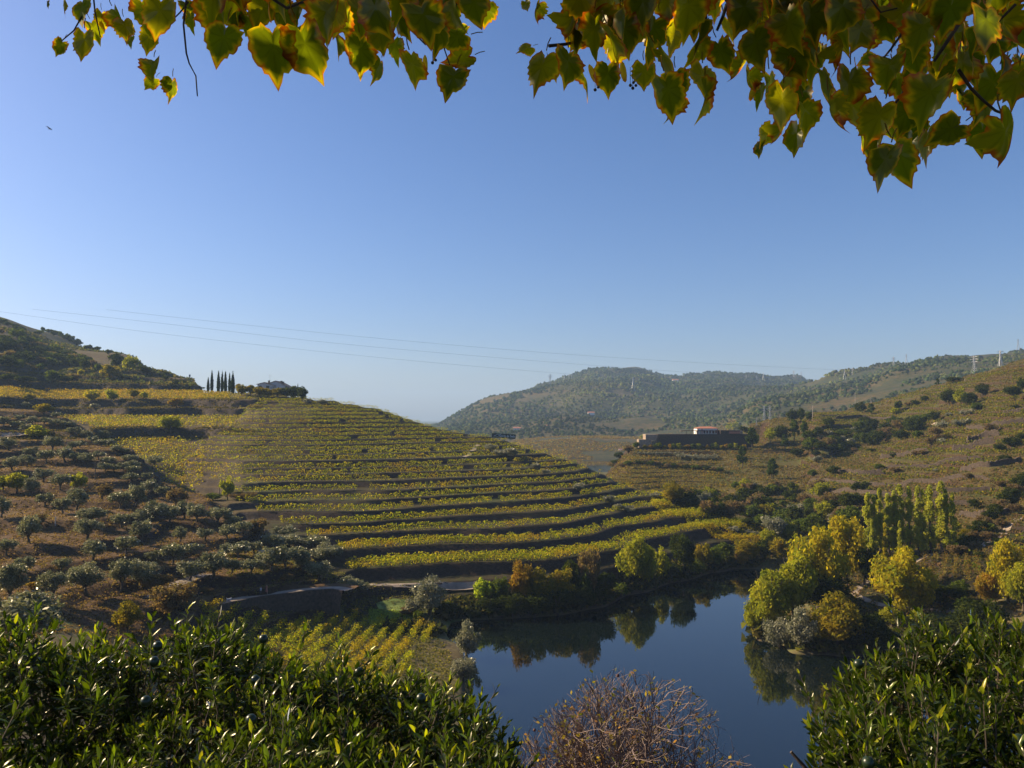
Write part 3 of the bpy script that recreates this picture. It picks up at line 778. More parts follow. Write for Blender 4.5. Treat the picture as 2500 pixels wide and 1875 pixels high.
# poplars
PT = [(2120,1204,1338,30),(2150,1193,1336,26),(2170,1206,1342,30),(2199,1184,1340,34),(2222,1190,1336,26),(2243,1188,1336,28),(2272,1187,1332,32),(2300,1176,1330,36),(2327,1206,1330,24),(2136,1212,1336,26),(2185,1200,1338,26),(2256,1196,1334,24),(2312,1196,1330,24)]
PN = ['at the left end of the row','second from the left, slightly taller','third, broad with a blunt top','fourth, the widest of the left half','fifth, with a thin crown','sixth, in the middle of the row',
      'seventh, right of the middle','the tallest, near the right end','at the right end, standing apart','tucked behind the first two','tucked between the third and fourth','tucked between the sixth and seventh','tucked behind the tallest']
for (x, t_, b_, w), s in zip(PT, PN):
    p = hit(x, 1352, 120)
    tree('poplar', x, 0, w * 1.25, 0, pos=p, label='tall yellow-green poplar ' + s, group='poplars in a row on the right bank', lod=2).scale = (w * 1.55 * p[1] / FPX, w * 1.55 * p[1] / FPX, (CAMZ + slope_of(t_) * p[1] - p[2]) * 1.02)
for x, t_, y_, w, k, s in [(2130, 1268, 1380, 20, 'poplar', 'young green poplar in front of the row, leftmost'), (2161, 1272, 1385, 18, 'poplargold', 'slim golden poplar, the only yellow one in front of the row'),
                        (2198, 1270, 1372, 17, 'poplar', 'slender young poplar right of the golden one'), (2216, 1280, 1362, 15, 'poplar', 'young poplar with brown tip in front of the row'),
                        (2250, 1270, 1356, 20, 'poplar', 'young green poplar, rightmost in front of the row'), (2276, 1290, 1350, 22, 'poplar', 'low green poplar at the foot of the tallest one')]:
    p = hit(x, y_, 120)
    e = tree(k, x, 0, w, 0, pos=p, label=s, group='young poplars before the row', lod=2)
    e.scale = (w * 1.5 * p[1] / FPX, w * 1.5 * p[1] / FPX, CAMZ + slope_of(t_) * p[1] - p[2])

# cypresses and garden trees by the hill house
for i, (x, y_, h, w) in enumerate([(508,953,36,7),(517,954,55,8),(533,956,54,9),(542,957,54,7.5),(550,957,54,8.5),(560,958,51,7),(568,959,54,10),(727,962,32,4)]):
    lab = ['short cypress at the left end of the hilltop row', 'tallest cypress, second from the left', 'double-tipped cypress after the gap in the row', 'thin cypress in the middle of the row',
           'cypress just right of the middle of the row', 'slimmest cypress, second from the right end', 'broad cypress at the right end next to the garden trees', 'lone small cypress right of the house'][i]
    tree('cypress', x, y_ + 3, w * 1.35, h + 3, label=lab, group='cypresses on the hilltop', lod=1)
for k, x, y_, w, h, lab in [('ogold',589,966,36,30,'dull gold garden tree right of the cypresses'),('ogold',612,966,30,26,'second garden tree right of the cypresses'),('ogold',634,968,34,24,'garden tree before the left corner of the house'),
        ('ogold',655,969,32,22,'garden tree before the low wing of the house'),('ogold',677,970,34,22,'garden tree before the middle of the house'),('dark',700,972,36,26,'dark garden tree at the right end of the house'),
        ('dark',722,976,34,34,'dark garden tree under the lone cypress'),('dark',738,980,26,34,'last dark tree at the end of the hilltop'),('grey',752,986,20,12,'grey bush below the last hilltop tree'),
        ('grey',786,990,26,13,'small pale tree on the skyline right of the hilltop garden'),('dark',490,952,20,6,'low hedge piece left of the cypresses')]:
    tree(k, x, y_, w, h, label=lab, group='garden trees on the hilltop', lod=1)

# ---- left back hill
LB = [('ygreen',317,906,38,40),('dark',283,900,34,38),('ogold',268,927,52,36),('dark',357,914,30,16),('green',127,934,36,30),('gold',197,919,18,18),('green',99,905,18,18),('green',43,905,28,26),
 ('ogold',17,899,26,16),('dark',207,904,28,26),('brown',226,902,22,26),('ygreen',272,982,32,32),('gold',224,980,40,28),('ygreen',351,976,18,20),('ogold',326,974,30,26),('orange',430,997,34,26),('ygreen',432,990,28,20),
 ('ygreen',416,1058,58,40),('grey',230,997,24,12),('dark',160,935,40,18),('brown',180,930,40,18),('green',240,905,20,16),('dark',60,935,50,16),('dark',20,930,40,18)]
rng = np.random.RandomState(5)
for i in range(84):
    x = rng.uniform(-10, 215); y0_ = 812 + x * .36; y_ = rng.uniform(y0_, 898)
    LB.append((['dark', 'dark', 'green', 'brown', 'dark'][i % 5], x, y_, rng.uniform(22, 42), rng.uniform(16, 27)))
for i in range(46):
    x = rng.uniform(-5, 455)
    LB.append((['dark', 'green', 'dark'][i % 3], x, np.interp(x, [0, 70, 150, 300, 450], [787, 800, 815, 874, 936]) + rng.uniform(0, 14), rng.uniform(10, 22), rng.uniform(8, 15)))
bands(LB, 8, 'the high left hill', 'trees on the high left hill')

# ---- right hillside
RH = [('dark',2102,1009,30,28),('pine',2127,1014,20,26),('ygreen',2184,1013,24,18),('dark',2193,1006,22,28),('dark',2113,1045,30,28),('green',2181,1048,24,32),('dark',2220,1052,34,34),
 ('dark',2317,990,42,40),('ygreen',2345,992,30,44),('dark',2368,992,34,34),('dark',2399,968,36,30),('dark',2471,970,40,26),('pine',2289,942,12,16),('dark',2495,952,24,30),('dark',2328,934,36,14),
 ('grey',2300,1046,26,20),('grey',2340,1042,28,18),('grey',2360,1036,24,16),('ogold',2308,1073,30,18),('grey',2297,1082,22,14),('green',2385,1003,30,20),('grey',2368,1013,20,14),('grey',2354,1014,20,14),
 ('grey',2317,1018,20,12),('dark',2256,981,20,15),('dark',2235,990,18,14),('brown',2218,992,18,12),('grey',2085,1054,14,13),('grey',2100,1065,15,15),('grey',2026,1064,15,14),('dark',2025,1044,28,24),
 ('grey',2077,1086,22,18),('grey',2059,1076,16,12),('brown',2084,1104,18,12),('dark',2182,1118,20,15),('brown',2235,1114,18,14),('brown',2252,1112,18,15),('brown',2255,1072,14,10),('brown',2187,1154,28,14),
 ('brown',2070,1156,24,13),('green',1983,1165,22,18),('dark',2440,1104,32,20),('dark',2470,1094,42,26),('dark',2495,1077,28,20),('dark',2453,1129,30,18),
 ('pine',1884,1170,28,44),('pine',1836,1094,32,46),('ygreen',1838,1092,30,42),('ygreen',1880,1080,28,34),('dark',1908,1078,42,40),('pine',1939,1080,30,50),('pine',1966,1082,34,48),('pine',1917,1097,26,32),
 ('pine',1813,1142,30,48),('pine',1888,1170,26,46),('dark',1935,1033,28,34),('dark',1955,1030,22,36),('dark',1977,1028,20,22),('ygreen',1794,1054,28,22),('ygreen',1781,1052,16,20),('dark',1817,1054,26,13),
 ('dark',1511,1122,24,20),('brown',1534,1106,26,20),('green',1552,1097,17,17),('ygreen',1572,1074,20,14),('dark',1985,1075,24,28),('dark',1975,1105,30,24),('dark',2000,1062,26,20),('dark',2002,1100,34,22),
 ('dark',1945,1115,36,20),('dark',2040,1110,36,20),('dark',2075,1095,30,18),('dark',2140,1085,34,26),('dark',2160,1060,34,28),('dark',2200,1075,40,26),('dark',2240,1055,36,26),('dark',2120,1062,30,22),
 ('green',2420,1300,26,22),('orange',2390,1310,34,22),('ogold',2360,1318,40,26),('orange',2340,1330,32,20),('ygreen',2335,1300,20,26),('brown',2375,1345,40,24),('brown',2410,1320,36,22),('brown',2445,1290,36,24),('brown',2475,1255,36,26),
 ('brown',2350,1350,40,20),('dark',2395,1365,34,16),('dark',2420,1385,30,16)]
for i in range(120):
    x = rng.uniform(1640, 2110); t_ = rng.uniform(0, 1)
    y_ = np.interp(x, [1640, 1800, 1950, 2110], [1222, 1195, 1180, 1190]) * (1 - t_) + np.interp(x, [1640, 1750, 1850, 1930, 2110], [1235, 1272, 1300, 1345, 1345]) * t_
    k = ['green', 'ygreen', 'grey', 'brown', 'dark', 'ogold', 'green', 'brown', 'dark', 'ygreen'][rng.randint(10)]
    s = rng.uniform(24, 56) * (.7 + .55 * t_)
    RH.append((k, x, y_, s, s * rng.uniform(.65, 1.05)))
for i in range(34):
    x = rng.uniform(1960, 2290); y_ = np.interp(x, [1960, 2100, 2290], [1100, 1075, 1045]) + rng.uniform(-26, 22)
    s = rng.uniform(22, 40); RH.append((['dark', 'green', 'dark', 'brown'][i % 4], x, y_, s, s * rng.uniform(.65, .95)))
for i in range(26):
    x = rng.uniform(1820, 2500)
    y_ = rng.uniform(np.interp(x, [1820, 2100, 2500], [1110, 1050, 930]), 1300)
    k = ['brown', 'dark', 'grey', 'brown', 'green', 'dark'][rng.randint(6)]
    s = rng.uniform(15, 34)
    RH.append((k, x, y_, s, s * rng.uniform(.5, .8)))
for i in range(20):
    x = 1492 + i * 14 + rng.uniform(-5, 5); y_ = np.interp(x, [1490, 1560, 1640, 1770], [1140, 1132, 1142, 1152]) + rng.uniform(-6, 6)
    RH.append((['brown', 'dark', 'brown', 'green'][i % 4], x, y_, rng.uniform(16, 28), rng.uniform(9, 14)))
for i in range(15):
    x = 2335 + i * 12; y_ = np.interp(x, [2335, 2400, 2500], [1352, 1290, 1178]) + 6
    RH.append((['brown', 'dark', 'dark'][i % 3], x, y_, 38, 30))
bands(RH, 12, 'the right hillside', 'trees and bushes on the right hillside')

# small planted olives and climbers below the long wall
for i in range(10):
    tree('grey', 1562 + i * 10.6, 1111, 9.5, 9, label=f"little clipped olive, {ORD[i]} from left, upper row below the long wall", group='little olives below the long wall', name='olive_tree')
for i in range(20):
    tree('grey', 1650 + i * 5.3, 1118 + (i % 3) * 3 - (3 if i < 6 else 0), 9.5, 11, label=f"little pale olive, {ORD[i]} from left, lower row below the long wall", group='little olives below the long wall', name='olive_tree')
for i in range(22):
    k = ['ogold', 'ygreen', 'green', 'orange'][(i * 7) % 4]
    tree(k, 1575 + i * 11.5 + (i % 3) * 2, 1098, 13, 11 + (i % 4) * 2, label=f"{LOOK[k]}, {ORD[i] if i < 20 else ''} from left, at the foot of the long wall" if i < 20 else f"{LOOK[k]} {'just before the last' if i == 20 else 'last'} at the right end of the long wall's foot", group='shrubs along the foot of the long wall', name='shrub')

# ------------------------------------------------------------------ far woodland: a mass nobody could count
def far_wood():
    rng = np.random.RandomState(3)
    n = 36000
    u = rng.uniform(U_OF(1040), U_OF(2620), n); Y = 640 + (2750 - 640) * rng.uniform(0, 1, n) ** .85
    x = u * Y
    z = zat(u, Y)
    keep = (z > np.where(Y > 1060, 4, 22)) & ((Y > 800) | (u > U_OF(1830))) & (fnoise(x, Y, 130, 71, 3) > -.34) & ((Y > 1080) | (u > U_OF(1790)) | (fnoise(x, Y, 60, 75, 2) > .15))
    x, Y, z = x[keep], Y[keep], z[keep]
    n = len(x)
    h = rng.uniform(2.4, 5.6, n) * (.6 + Y / 3400) * (1 + .5 * fnoise(x, Y, 70, 78, 2)); r = h * rng.uniform(.45, .85, n)
    ang = np.arange(5) * 2 * PI / 5
    ring1 = np.stack([np.cos(ang), np.sin(ang), np.full(5, .35)], -1)
    ring2 = np.stack([.62 * np.cos(ang + .6), .62 * np.sin(ang + .6), np.full(5, .78)], -1)
    base = np.concatenate([ring1, ring2, [[0, 0, 1.02]]])
    V = base[None] * np.stack([r, r, h], -1)[:, None] * rng.uniform(.75, 1.25, (n, 11, 1)) + np.stack([x, Y, z - .8], -1)[:, None]
    tri = []
    for k in range(5):
        j = (k + 1) % 5
        tri += [(k, j, 5 + k), (j, 5 + j, 5 + k), (5 + k, 5 + j, 10)]
    F = (np.array(tri)[None] + (np.arange(n) * 11)[:, None, None]).reshape(-1, 3)
    pal = np.array([(.035, .055, .02), (.05, .075, .025), (.07, .09, .03), (.04, .05, .025), (.095, .105, .035)])
    c = pal[rng.randint(5, size=n)] * rng.uniform(.6, 1.5, (n, 1)) * (1 + .7 * fnoise(x, Y, 150, 79, 3)[:, None])
    c = c + np.array([.05, .035, 0]) * np.clip(fnoise(x, Y, 240, 83, 2) * 2 - .2, 0, 1)[:, None]
    o = obj('far_woodland', mesh('far_woodland', V.reshape(-1, 3), F, M_FOL, np.repeat(c, 11, 0)))
    tag(o, 'dense dark woodland covering the distant hills beyond the valley', 'woodland', kind='stuff')
far_wood()

def scrub(name, label, cat, n, fn, pal, s0, s1, seed):
    """low tufts of dry grass and scrub"""
    rng = np.random.RandomState(seed)
    u, Y = fn(rng, n)
    x = u * Y; z = zat(u, Y)
    ok = z > .6
    x, Y, z = x[ok], Y[ok], z[ok]; n = len(x)
    k = 5
    s = rng.uniform(s0, s1, n)
    C = np.stack([x, Y, z], -1)[:, None] + rng.normal(size=(n, k, 3)) * (s[:, None, None] * np.array([.5, .5, .12])) + np.array([0, 0, .25]) * s[:, None, None]
    Nn = unit(rng.normal(size=(n * k, 3)) + np.array([0, 0, .5]))
    V, F, c = leaves(rng, C.reshape(-1, 3), Nn, np.repeat(s * .45, k), pal, tri=True)
    o = obj(name, mesh(name, V, F, M_FOL, c))
    return tag(o, label, cat, kind='stuff')
def f_ol(rng, n):
    u = rng.uniform(U_OF(-60), U_OF(800), n); Y = 92 + 228 * rng.uniform(0, 1, n) ** 1.15
    ok = (Y < np.interp(PX_OF(u), [-900, 0, 127, 235, 283, 340, 419, 453, 560, 650, 720, 790, 850], [360, 322, 312, 280, 262, 247, 232, 222, 203, 188, 178, 165, 150])) & (fnoise(u * Y, Y, 9, 81, 2) > -.6)
    return u[ok], Y[ok]
scrub('dry_grass', 'dry straw-coloured grass and low weeds on the olive hillside', 'grass', 46000, f_ol, [(.15, .095, .05), (.22, .15, .075), (.10, .085, .035), (.08, .052, .032)], .12, .38, 1)
def f_pt(rng, n):
    u = rng.uniform(U_OF(560), U_OF(1180), n); Y = rng.uniform(96, 168, n)
    return u, Y
scrub('weeds', 'low weeds and straw grass between the vines on the flat point', 'grass', 16000, f_pt, [(.12, .12, .04), (.18, .15, .06), (.09, .10, .03), (.20, .18, .06)], .15, .38, 13)
def f_rh(rng, n):
    u = rng.uniform(U_OF(1480), U_OF(2560), n); Y = 140 + 420 * rng.uniform(0, 1, n) ** .8
    ok = (fnoise(u * Y, Y, 22, 91, 3) > -.30) & ((u > U_OF(1830)) | ((Y > 330) & (Y < 410)))
    return u[ok], Y[ok]
scrub('hill_scrub', 'rusty low scrub and weeds spread over the right hillside', 'scrub', 64000, f_rh, [(.15, .10, .05), (.10, .085, .035), (.17, .14, .045), (.08, .09, .03), (.19, .12, .06)], .35, 1.0, 2)
def f_lb(rng, n):
    u = rng.uniform(U_OF(-40), U_OF(470), n); Y = rng.uniform(440, 780, n)
    ok = (fnoise(u * Y, Y, 40, 95, 2) > .0)
    return u[ok], Y[ok]
scrub('back_scrub', 'dark bushy undergrowth on the high left hill', 'scrub', 9000, f_lb, [(.06, .07, .03), (.10, .085, .035), (.04, .05, .02)], 1.0, 2.6, 4)
def f_lb2(rng, n):
    u = rng.uniform(U_OF(-60), U_OF(640), n); Y = rng.uniform(240, 480, n)
    z = zat(u, Y, ZS)
    ok = ((np.abs(z - 34) < 1.1) | ((z > 43.3) & (z < 46.6)) | ((z > 56) & (z < 70))) & (fnoise(u * Y, Y, 9, 97, 2) > -.35)
    return u[ok], Y[ok]
scrub('wall_scrub', 'brambles and dark weeds over the tall banks of the left hill', 'scrub', 40000, f_lb2, [(.05, .05, .022), (.08, .065, .03), (.11, .08, .035), (.035, .038, .016)], .35, .95, 14)
def f_bank(rng, n):
    u = rng.uniform(U_OF(960), U_OF(1960), n)
    Y = np.zeros(n)
    for i in range(n):
        col = zat(np.full(120, u[i]), np.linspace(148, 240, 120))
        k = np.nonzero(col > .35)[0]
        Y[i] = np.linspace(148, 240, 120)[k[0]] if len(k) else 150
    return u, Y + rng.uniform(-.5, 5, n)
scrub('bank_undergrowth', 'dark tangled undergrowth along the far edge of the water', 'undergrowth', 5200, f_bank, [(.035, .045, .018), (.055, .06, .022), (.09, .075, .035), (.025, .03, .015)], .8, 1.9, 6)
def f_bank2(rng, n):
    u = rng.uniform(U_OF(1830), U_OF(2600), n)
    Y = np.zeros(n)
    for i in range(n):
        col = zat(np.full(120, u[i]), np.linspace(110, 190, 120))
        k = np.nonzero(col > .3)[0]
        Y[i] = np.linspace(110, 190, 120)[k[0]] if len(k) else 140
    return u, Y + rng.uniform(-.5, 6, n)
scrub('right_bank_undergrowth', 'shaded tangled undergrowth along the right bank', 'undergrowth', 4200, f_bank2, [(.04, .05, .02), (.06, .065, .022), (.10, .08, .035), (.11, .11, .03)], .8, 1.9, 8)

def f_mid(rng, n):
    u = rng.uniform(U_OF(1180), U_OF(1800), n); Y = 780 + np.round(rng.uniform(0, 290, n) / 7) * 7 + rng.normal(size=n) * .8
    ok = fnoise(u * Y, Y, 60, 99, 2) > -.25
    return u[ok], Y[ok]
scrub('distant_vines', 'reddish gold vines striping the fields beyond the valley mouth', 'vines', 9000, f_mid, [(.17, .10, .04), (.22, .15, .04), (.13, .085, .04), (.16, .15, .04)], 1.2, 2.2, 16)

# ------------------------------------------------------------------ vine rows
def level_curve(lv, A, px0, px1, ymin, ymax, step=.85):
    """points along the height lv of the smooth ground, front side only"""
    out = []
    u = U_OF(px0); u1 = U_OF(px1)
    ys = np.arange(ymin, ymax, .5)
    while u < u1:
        z = zat(np.full(len(ys), u), ys, A)
        ym = np.interp(PX_OF(u), [-900, 0, 127, 235, 283, 340, 419, 453, 560, 650, 720, 790, 850], [360, 322, 312, 280, 262, 247, 232, 222, 203, 188, 178, 165, 0]) + 6
        k = np.nonzero((z[:-1] < lv) & (z[1:] >= lv) & (ys[:-1] > ym))[0]
        if len(k):
            i = k[0]; Y = ys[i] + .5 * (lv - z[i]) / (z[i + 1] - z[i] + 1e-9)
            out.append((u, Y)); u += step / Y
        else:
            out.append(None); u += .004
    return out

def vine_mesh(rng, pts, height, pal, per, size, redf=0.0, width=.45):
    n = len(pts)
    pts = np.asarray(pts)
    hh = height * rng.uniform(.7, 1.15, n)
    C = np.repeat(pts, per, 0) + rng.normal(size=(n * per, 3)) * np.array([.30, width * .4, 0])
    t = rng.uniform(.05, 1, n * per) ** .7
    C[:, 2] += t * np.repeat(hh, per)
    sh = rng.uniform(size=(n, 1)) > .86
    Nn = unit(rng.normal(size=(n * per, 3)) + np.array([-.3, -.2, .35]))
    V, F, c = leaves(rng, C, Nn, size, pal, tri=(per < 16), jit=.3)
    k = 3 if per < 16 else 4
    if redf > 0:
        w = np.clip(fnoise(pts[:, 0], pts[:, 1], 7, 55, 3) * 1.7 + redf - .3, 0, .7)
        rd = np.array(PAL['vinered'])[rng.randint(3, size=n)]
        w = np.repeat(w, per * k)[:, None]
        c = c * (1 - w) + np.repeat(rd, per * k, 0) * w
    return mesh('vine_row', V, F, M_FOL, c)

VROW = [0]
def vine_row(levels_pts, height, pal, per, size, label, group, redf=0.0):
    rng = np.random.RandomState(500 + VROW[0]); VROW[0] += 1
    pts = []
    for q in levels_pts:
        if q is None: continue
        u, Y = q
        pts.append((u * Y, Y, float(zat(u, Y))))
    if len(pts) < 6: return
    o = obj('vine_row', vine_mesh(rng, pts, height, pal, per, size, redf))
    tag(o, label, 'vine row', group)

def ordn(i):
    tens = ['', '', 'twenty', 'thirty', 'forty', 'fifty', 'sixty', 'seventy', 'eighty', 'ninety']
    if i < 20: return ORD[i]
    a, b_ = divmod(i + 1, 10)
    return tens[a].replace('ty', 'tieth') if b_ == 0 else tens[a] + '-' + ORD[b_ - 1]

# central terraced hill
rowi = 0
for k in range(1, len(B_MN) - 3):
    b0, b1 = B_MN[k], B_MN[k + 1]; h = b1 - b0
    fr = [.32, .56] if h > 2.3 else [.36]
    if k == 1: fr = []
    if k == 2: fr = [.28, .5, .72]
    for f in fr:
        lv = b0 + h * f
        px0 = np.interp(b0, [3, 6, 9, 12, 14, 17, 19, 22, 31, 34, 43, 45, 47, 60], [880, 850, 815, 700, 640, 560, 520, 490, 500, 586, 590, 628, 636, 636])
        px1 = np.interp(b0, [3, 6, 9, 14, 20, 27, 34, 60], [1860, 1800, 1730, 1620, 1450, 1300, 1200, 1200])
        c = level_curve(lv, ZS, px0 + (lv * 37 % 9) - 4, px1, 150, 420, .72)
        rng = np.random.RandomState(int(lv * 10))
        lim = []
        for q in c:
            if q is None: continue
            px = PX_OF(q[0]); yr = np.interp(px, CRX, CRY)
            if q[1] > yr + 1: continue
            gap = vnoise(q[0] * q[1], lv * 9.0, 3.5, 33)
            if gap > .72: continue
            lim.append(q)
        vine_row(lim, 1.85 if b0 < 20 else (1.7 if b0 < 27 else 1.3), PAL['vine'], 34 if b0 < 16 else 24, .22 if b0 < 27 else .19,
                 f"yellow-green vine row, {ordn(rowi)} up from the river on the central terraced hill", 'vine rows on the central terraced hill', .14)
        rowi += 1
# left plots between the big dark banks
ri = 0
for a, b_, px0, px1, nm_ in [(17.2, 33.0, 250, 498, 'lower'), (35.0, 43.0, 150, 588, 'middle'), (46.6, 55.8, -30, 560, 'upper')]:
    j = 0
    for lv in np.arange(a, b_, .62):
        c = level_curve(lv, ZS, px0, px1, 215, 460, .95)
        lim = []; rg = np.random.RandomState(j + 40)
        for q in c:
            if q is None: continue
            px = PX_OF(q[0]); yc = np.interp(px, [-900, 0, 127, 235, 283, 340, 419, 453, 560, 650], [360, 322, 312, 280, 262, 247, 232, 222, 203, 188])
            if q[1] < yc + 7: continue
            if vnoise(q[0] * q[1], q[1], 14, 44) > .68: continue
            if px > 455 and nm_ != 'upper' and rg.uniform() < .22: continue
            lim.append(q)
        vine_row(lim, 1.35, PAL['vine'] + PAL['vinedull'] if nm_ != 'upper' else PAL['vinedull'] + PAL['vinered'], 10, .26, f"low vine row, {ordn(j)} from the bottom, {nm_} plot of the left hill", f'vine rows in the {nm_} left plot', .32 if nm_ != 'upper' else .6)
        j += 1
# hilltop strip below the house
for j, lv in enumerate(np.arange(46.4, 52.6, 1.05)):
    c = [q for q in level_curve(lv, ZS, 470, 735, 300, 440, .9) if q is not None and q[1] < np.interp(PX_OF(q[0]), CRX, CRY)]
    vine_row(c, 1.1, PAL['vinedull'] + PAL['vine'], 9, .22, f"golden vine row below the hilltop house, {ordn(j)} from the bottom", 'vine rows below the hilltop house', .4)
# hill of the long building
j = 0
for lv in np.arange(7.6, 20.5, .78):
    c = [q for q in level_curve(lv, ZS, 1410, 1790, 318, 408, .95) if q is not None and q[1] > np.interp(PX_OF(q[0]), CRX, CRY) + 20 and PX_OF(q[0]) < np.interp(lv, [7, 20], [1800, 1745]) and vnoise(q[0]*q[1], q[1], 12, 5) < .6]
    vine_row(c, 1.0, PAL['vinedull'], 8, .24, f"dull gold vine row, {ordn(j)} from the bottom, under the long walled building", 'vine rows under the long walled building', .1)
    j += 1
# right hillside
j = 0
for lv in np.arange(5.5, 64, 1.35):
    c = [q for q in level_curve(lv, ZS, 1960, 2560, 165, 520, 1.15) if q is not None]
    lim = []
    for q in c:
        x = q[0] * q[1]; px = PX_OF(q[0]); py = 1020 - (float(zat(q[0], q[1])) - 40) / q[1] * FPX
        if fnoise(x, q[1], 40, 47, 2) < -.28: continue
        if 2100 < px < 2350 and py > 1290: continue
        lim.append(q)
    vine_row(lim, 1.25, [(.12, .13, .02), (.15, .16, .02), (.10, .13, .018), (.19, .18, .02), (.24, .20, .02)], 10, .36, f"faded vine row, {ordn(j)} from the bottom of the right hillside", 'vine rows on the right hillside', -.1)
    j += 1
# ridge plot with golden vines
for j, off in enumerate(np.arange(0, 26, 2.3)):
    pts = []
    for px in np.arange(1590, 1925, 1.4):
        yr = np.interp(px, CRX, CRY) - 1.5 - off
        u = U_OF(px); z = float(zat(u, yr))
        if z > 3.2 and vnoise(u * yr, yr, 7, 9) < .6: pts.append((u, yr))
    vine_row(pts, 1.25, PAL['gold'] + PAL['vine'], 10, .22, f"golden vine row on the low spur by the river, {ordn(j)} down from its ridge", 'golden vine rows on the low spur', .35)
# plot on the point of land below: rows run away from the camera
for k in range(17):
    x0 = -14.5 - 2.45 * k
    pts = []
    for Y in np.arange(98, 168, .62):
        x = x0 + (Y - 150) * .085
        px = PX_OF(x / Y)
        ymax = np.interp(px, [640, 740, 800, 870, 980, 1060, 1100], [140, 143.5, 148, 152, 152, 150, 147])
        if Y > ymax or px > 1098 or px < 500: continue
        if vnoise(x, Y, 5, 21 + k) > .72: continue
        pts.append((x / Y, Y))
    vine_row(pts, 1.9, PAL['vine'] + PAL['ygreen'], 40, .16, f"green-gold vine row on the flat point by the water, {ordn(k)} from the river", 'vine rows on the flat point by the water', .28)
# sparse plot on the right bank
for k in range(8):
    pts = []
    for py in np.arange(1352, 1425, 1.0):
        px = 2322 + k * 24 - 60 + (py - 1352) * (k - 3.2) * .10
        h_ = hit(px, py, 120)
        if h_[1] > 0: pts.append((h_[0] / h_[1], h_[1]))
    vine_row(pts, 1.2, [(.17, .10, .03), (.20, .15, .03), (.12, .12, .03)], 5, .15, f"sparse rusty vine row climbing the right bank plot, {ordn(k)} from the left", 'sparse vine rows on the right bank', -.2)
# ------------------------------------------------------------------ buildings and small structures
M_WHITE = plain('white_render', (.74, .72, .69), .85, .06, 3)
M_PINK = plain('pale_render', (.60, .55, .53), .85, .08, 2)
M_ROOF = plain('red_roof_tiles', (.42, .17, .10), .85, .25, 5, .4)
M_BROOF = plain('brown_roof', (.20, .14, .10), .85, .25, 4, .3)
M_GLASS = plain('dark_window', (.03, .035, .045), .15, .1, 3)
M_WOOD = plain('dark_wood', (.10, .06, .04), .7, .2, 8)
M_SIGN = plain('sign_green', (.012, .035, .026), .55, .1, 3)
M_LETTER = plain('sign_letters', (.55, .60, .60), .6, .03, 3)
M_METAL = plain('galvanised_steel', (.42, .43, .45), .5, .1, 6, 0, .6)
M_POLE = plain('pale_pole', (.50, .44, .38), .85, .15, 5)
M_WIRE = plain('wire', (.10, .12, .16), .6, .05, 3)
M_RED = plain('red_trim', (.45, .07, .05), .7, .1, 3)
M_STONE2 = plain('warm_stone', (.30, .23, .17), .95, .3, 1.6, .7)
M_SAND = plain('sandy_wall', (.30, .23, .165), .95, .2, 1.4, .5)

# house on the hilltop
hb = P(665, 962, 428); hz = 53.6
house = empty('house', (hb[0], hb[1], hz)); tag(house, 'pale house with low gabled roofs among trees on the left hilltop', 'house')
def gable(parent, x0, x1, depth, ridge_x, eave0, eave1, ridge, y0, wall_m, roof_m):
    """gable end faces the viewer"""
    w = MB()
    V = [(x0, y0, -2), (x1, y0, -2), (x1, y0, eave1), (ridge_x, y0, ridge), (x0, y0, eave0)]
    V += [(x, y0 + depth, z) for x, _, z in V]
    w.add(V, [[0, 1, 2, 3, 4], [9, 8, 7, 6, 5], [0, 5, 6, 1], [1, 6, 7, 2], [4, 9, 5, 0]])
    w.build('wall', wall_m, parent)
    r = MB(); t = .18; o = .6
    s0 = (ridge - eave0) / (ridge_x - x0); s1 = (ridge - eave1) / (x1 - ridge_x)
    a, b_ = (x0 - o, eave0 - s0 * o), (x1 + o, eave1 - s1 * o)
    for p, q in (((a[0], a[1]), (ridge_x, ridge)), ((ridge_x, ridge), (b_[0], b_[1]))):
        V = [(p[0], y0 - .5, p[1] + .03), (q[0], y0 - .5, q[1] + .03), (q[0], y0 + depth + .4, q[1] + .03), (p[0], y0 + depth + .4, p[1] + .03)]
        V += [(x, y, z + t) for x, y, z in V]
        r.add(V, [[3, 2, 1, 0], [4, 5, 6, 7], [0, 1, 5, 4], [1, 2, 6, 5], [2, 3, 7, 6], [3, 0, 4, 7]])
    return r.build('roof', roof_m, parent)
gable(house, -8.0, .9, 8, -4.2, 4.2, 3.5, 5.15, 0, M_PINK, M_BROOF)
rf = gable(house, -2.6, 7.9, 12, 1.4, 4.7, 2.7, 6.0, 1.2, M_PINK, M_BROOF)
for x, z in ((-2.9, 5.6), (6.0 - 2.2, 5.4), (6.0 - 1.3, 5.0)):
    c = MB(); c.box((x, 3.5, z), (.8, .8, 1.3)); c.box((x, 3.5, z + .72), (1.05, 1.05, .12)); c.build('chimney', M_BROOF, rf)
c = MB(); c.tube([(-2.4, 3, 4.8), (-2.4, 3, 9.3)], .05, 5); c.tube([(-2.9, 3, 9.1), (-1.3, 3, 9.3)], .05, 4); c.build('aerial', M_METAL, rf)
for x, z, w, h, y in ((-6.4, 2.6, 1.5, 1.7, -.03), (-2.5, 2.7, 1.7, 1.6, -.03), (-.7, 2.4, .5, 1.1, -.03), (.35, 2.2, .55, 1.9, -.03), (3.0, 2.1, .45, 1.3, 1.17), (4.3, 1.8, .6, 1.4, 1.17), (6.4, 1.5, .55, 1.3, 1.17)):
    f = MB().box((x, y - .03, z), (w + .24, .10, h + .24)).build('window', M_WHITE, house)
    MB().box((x, y - .09, z), (w, .05, h)).build('pane', M_GLASS, f)

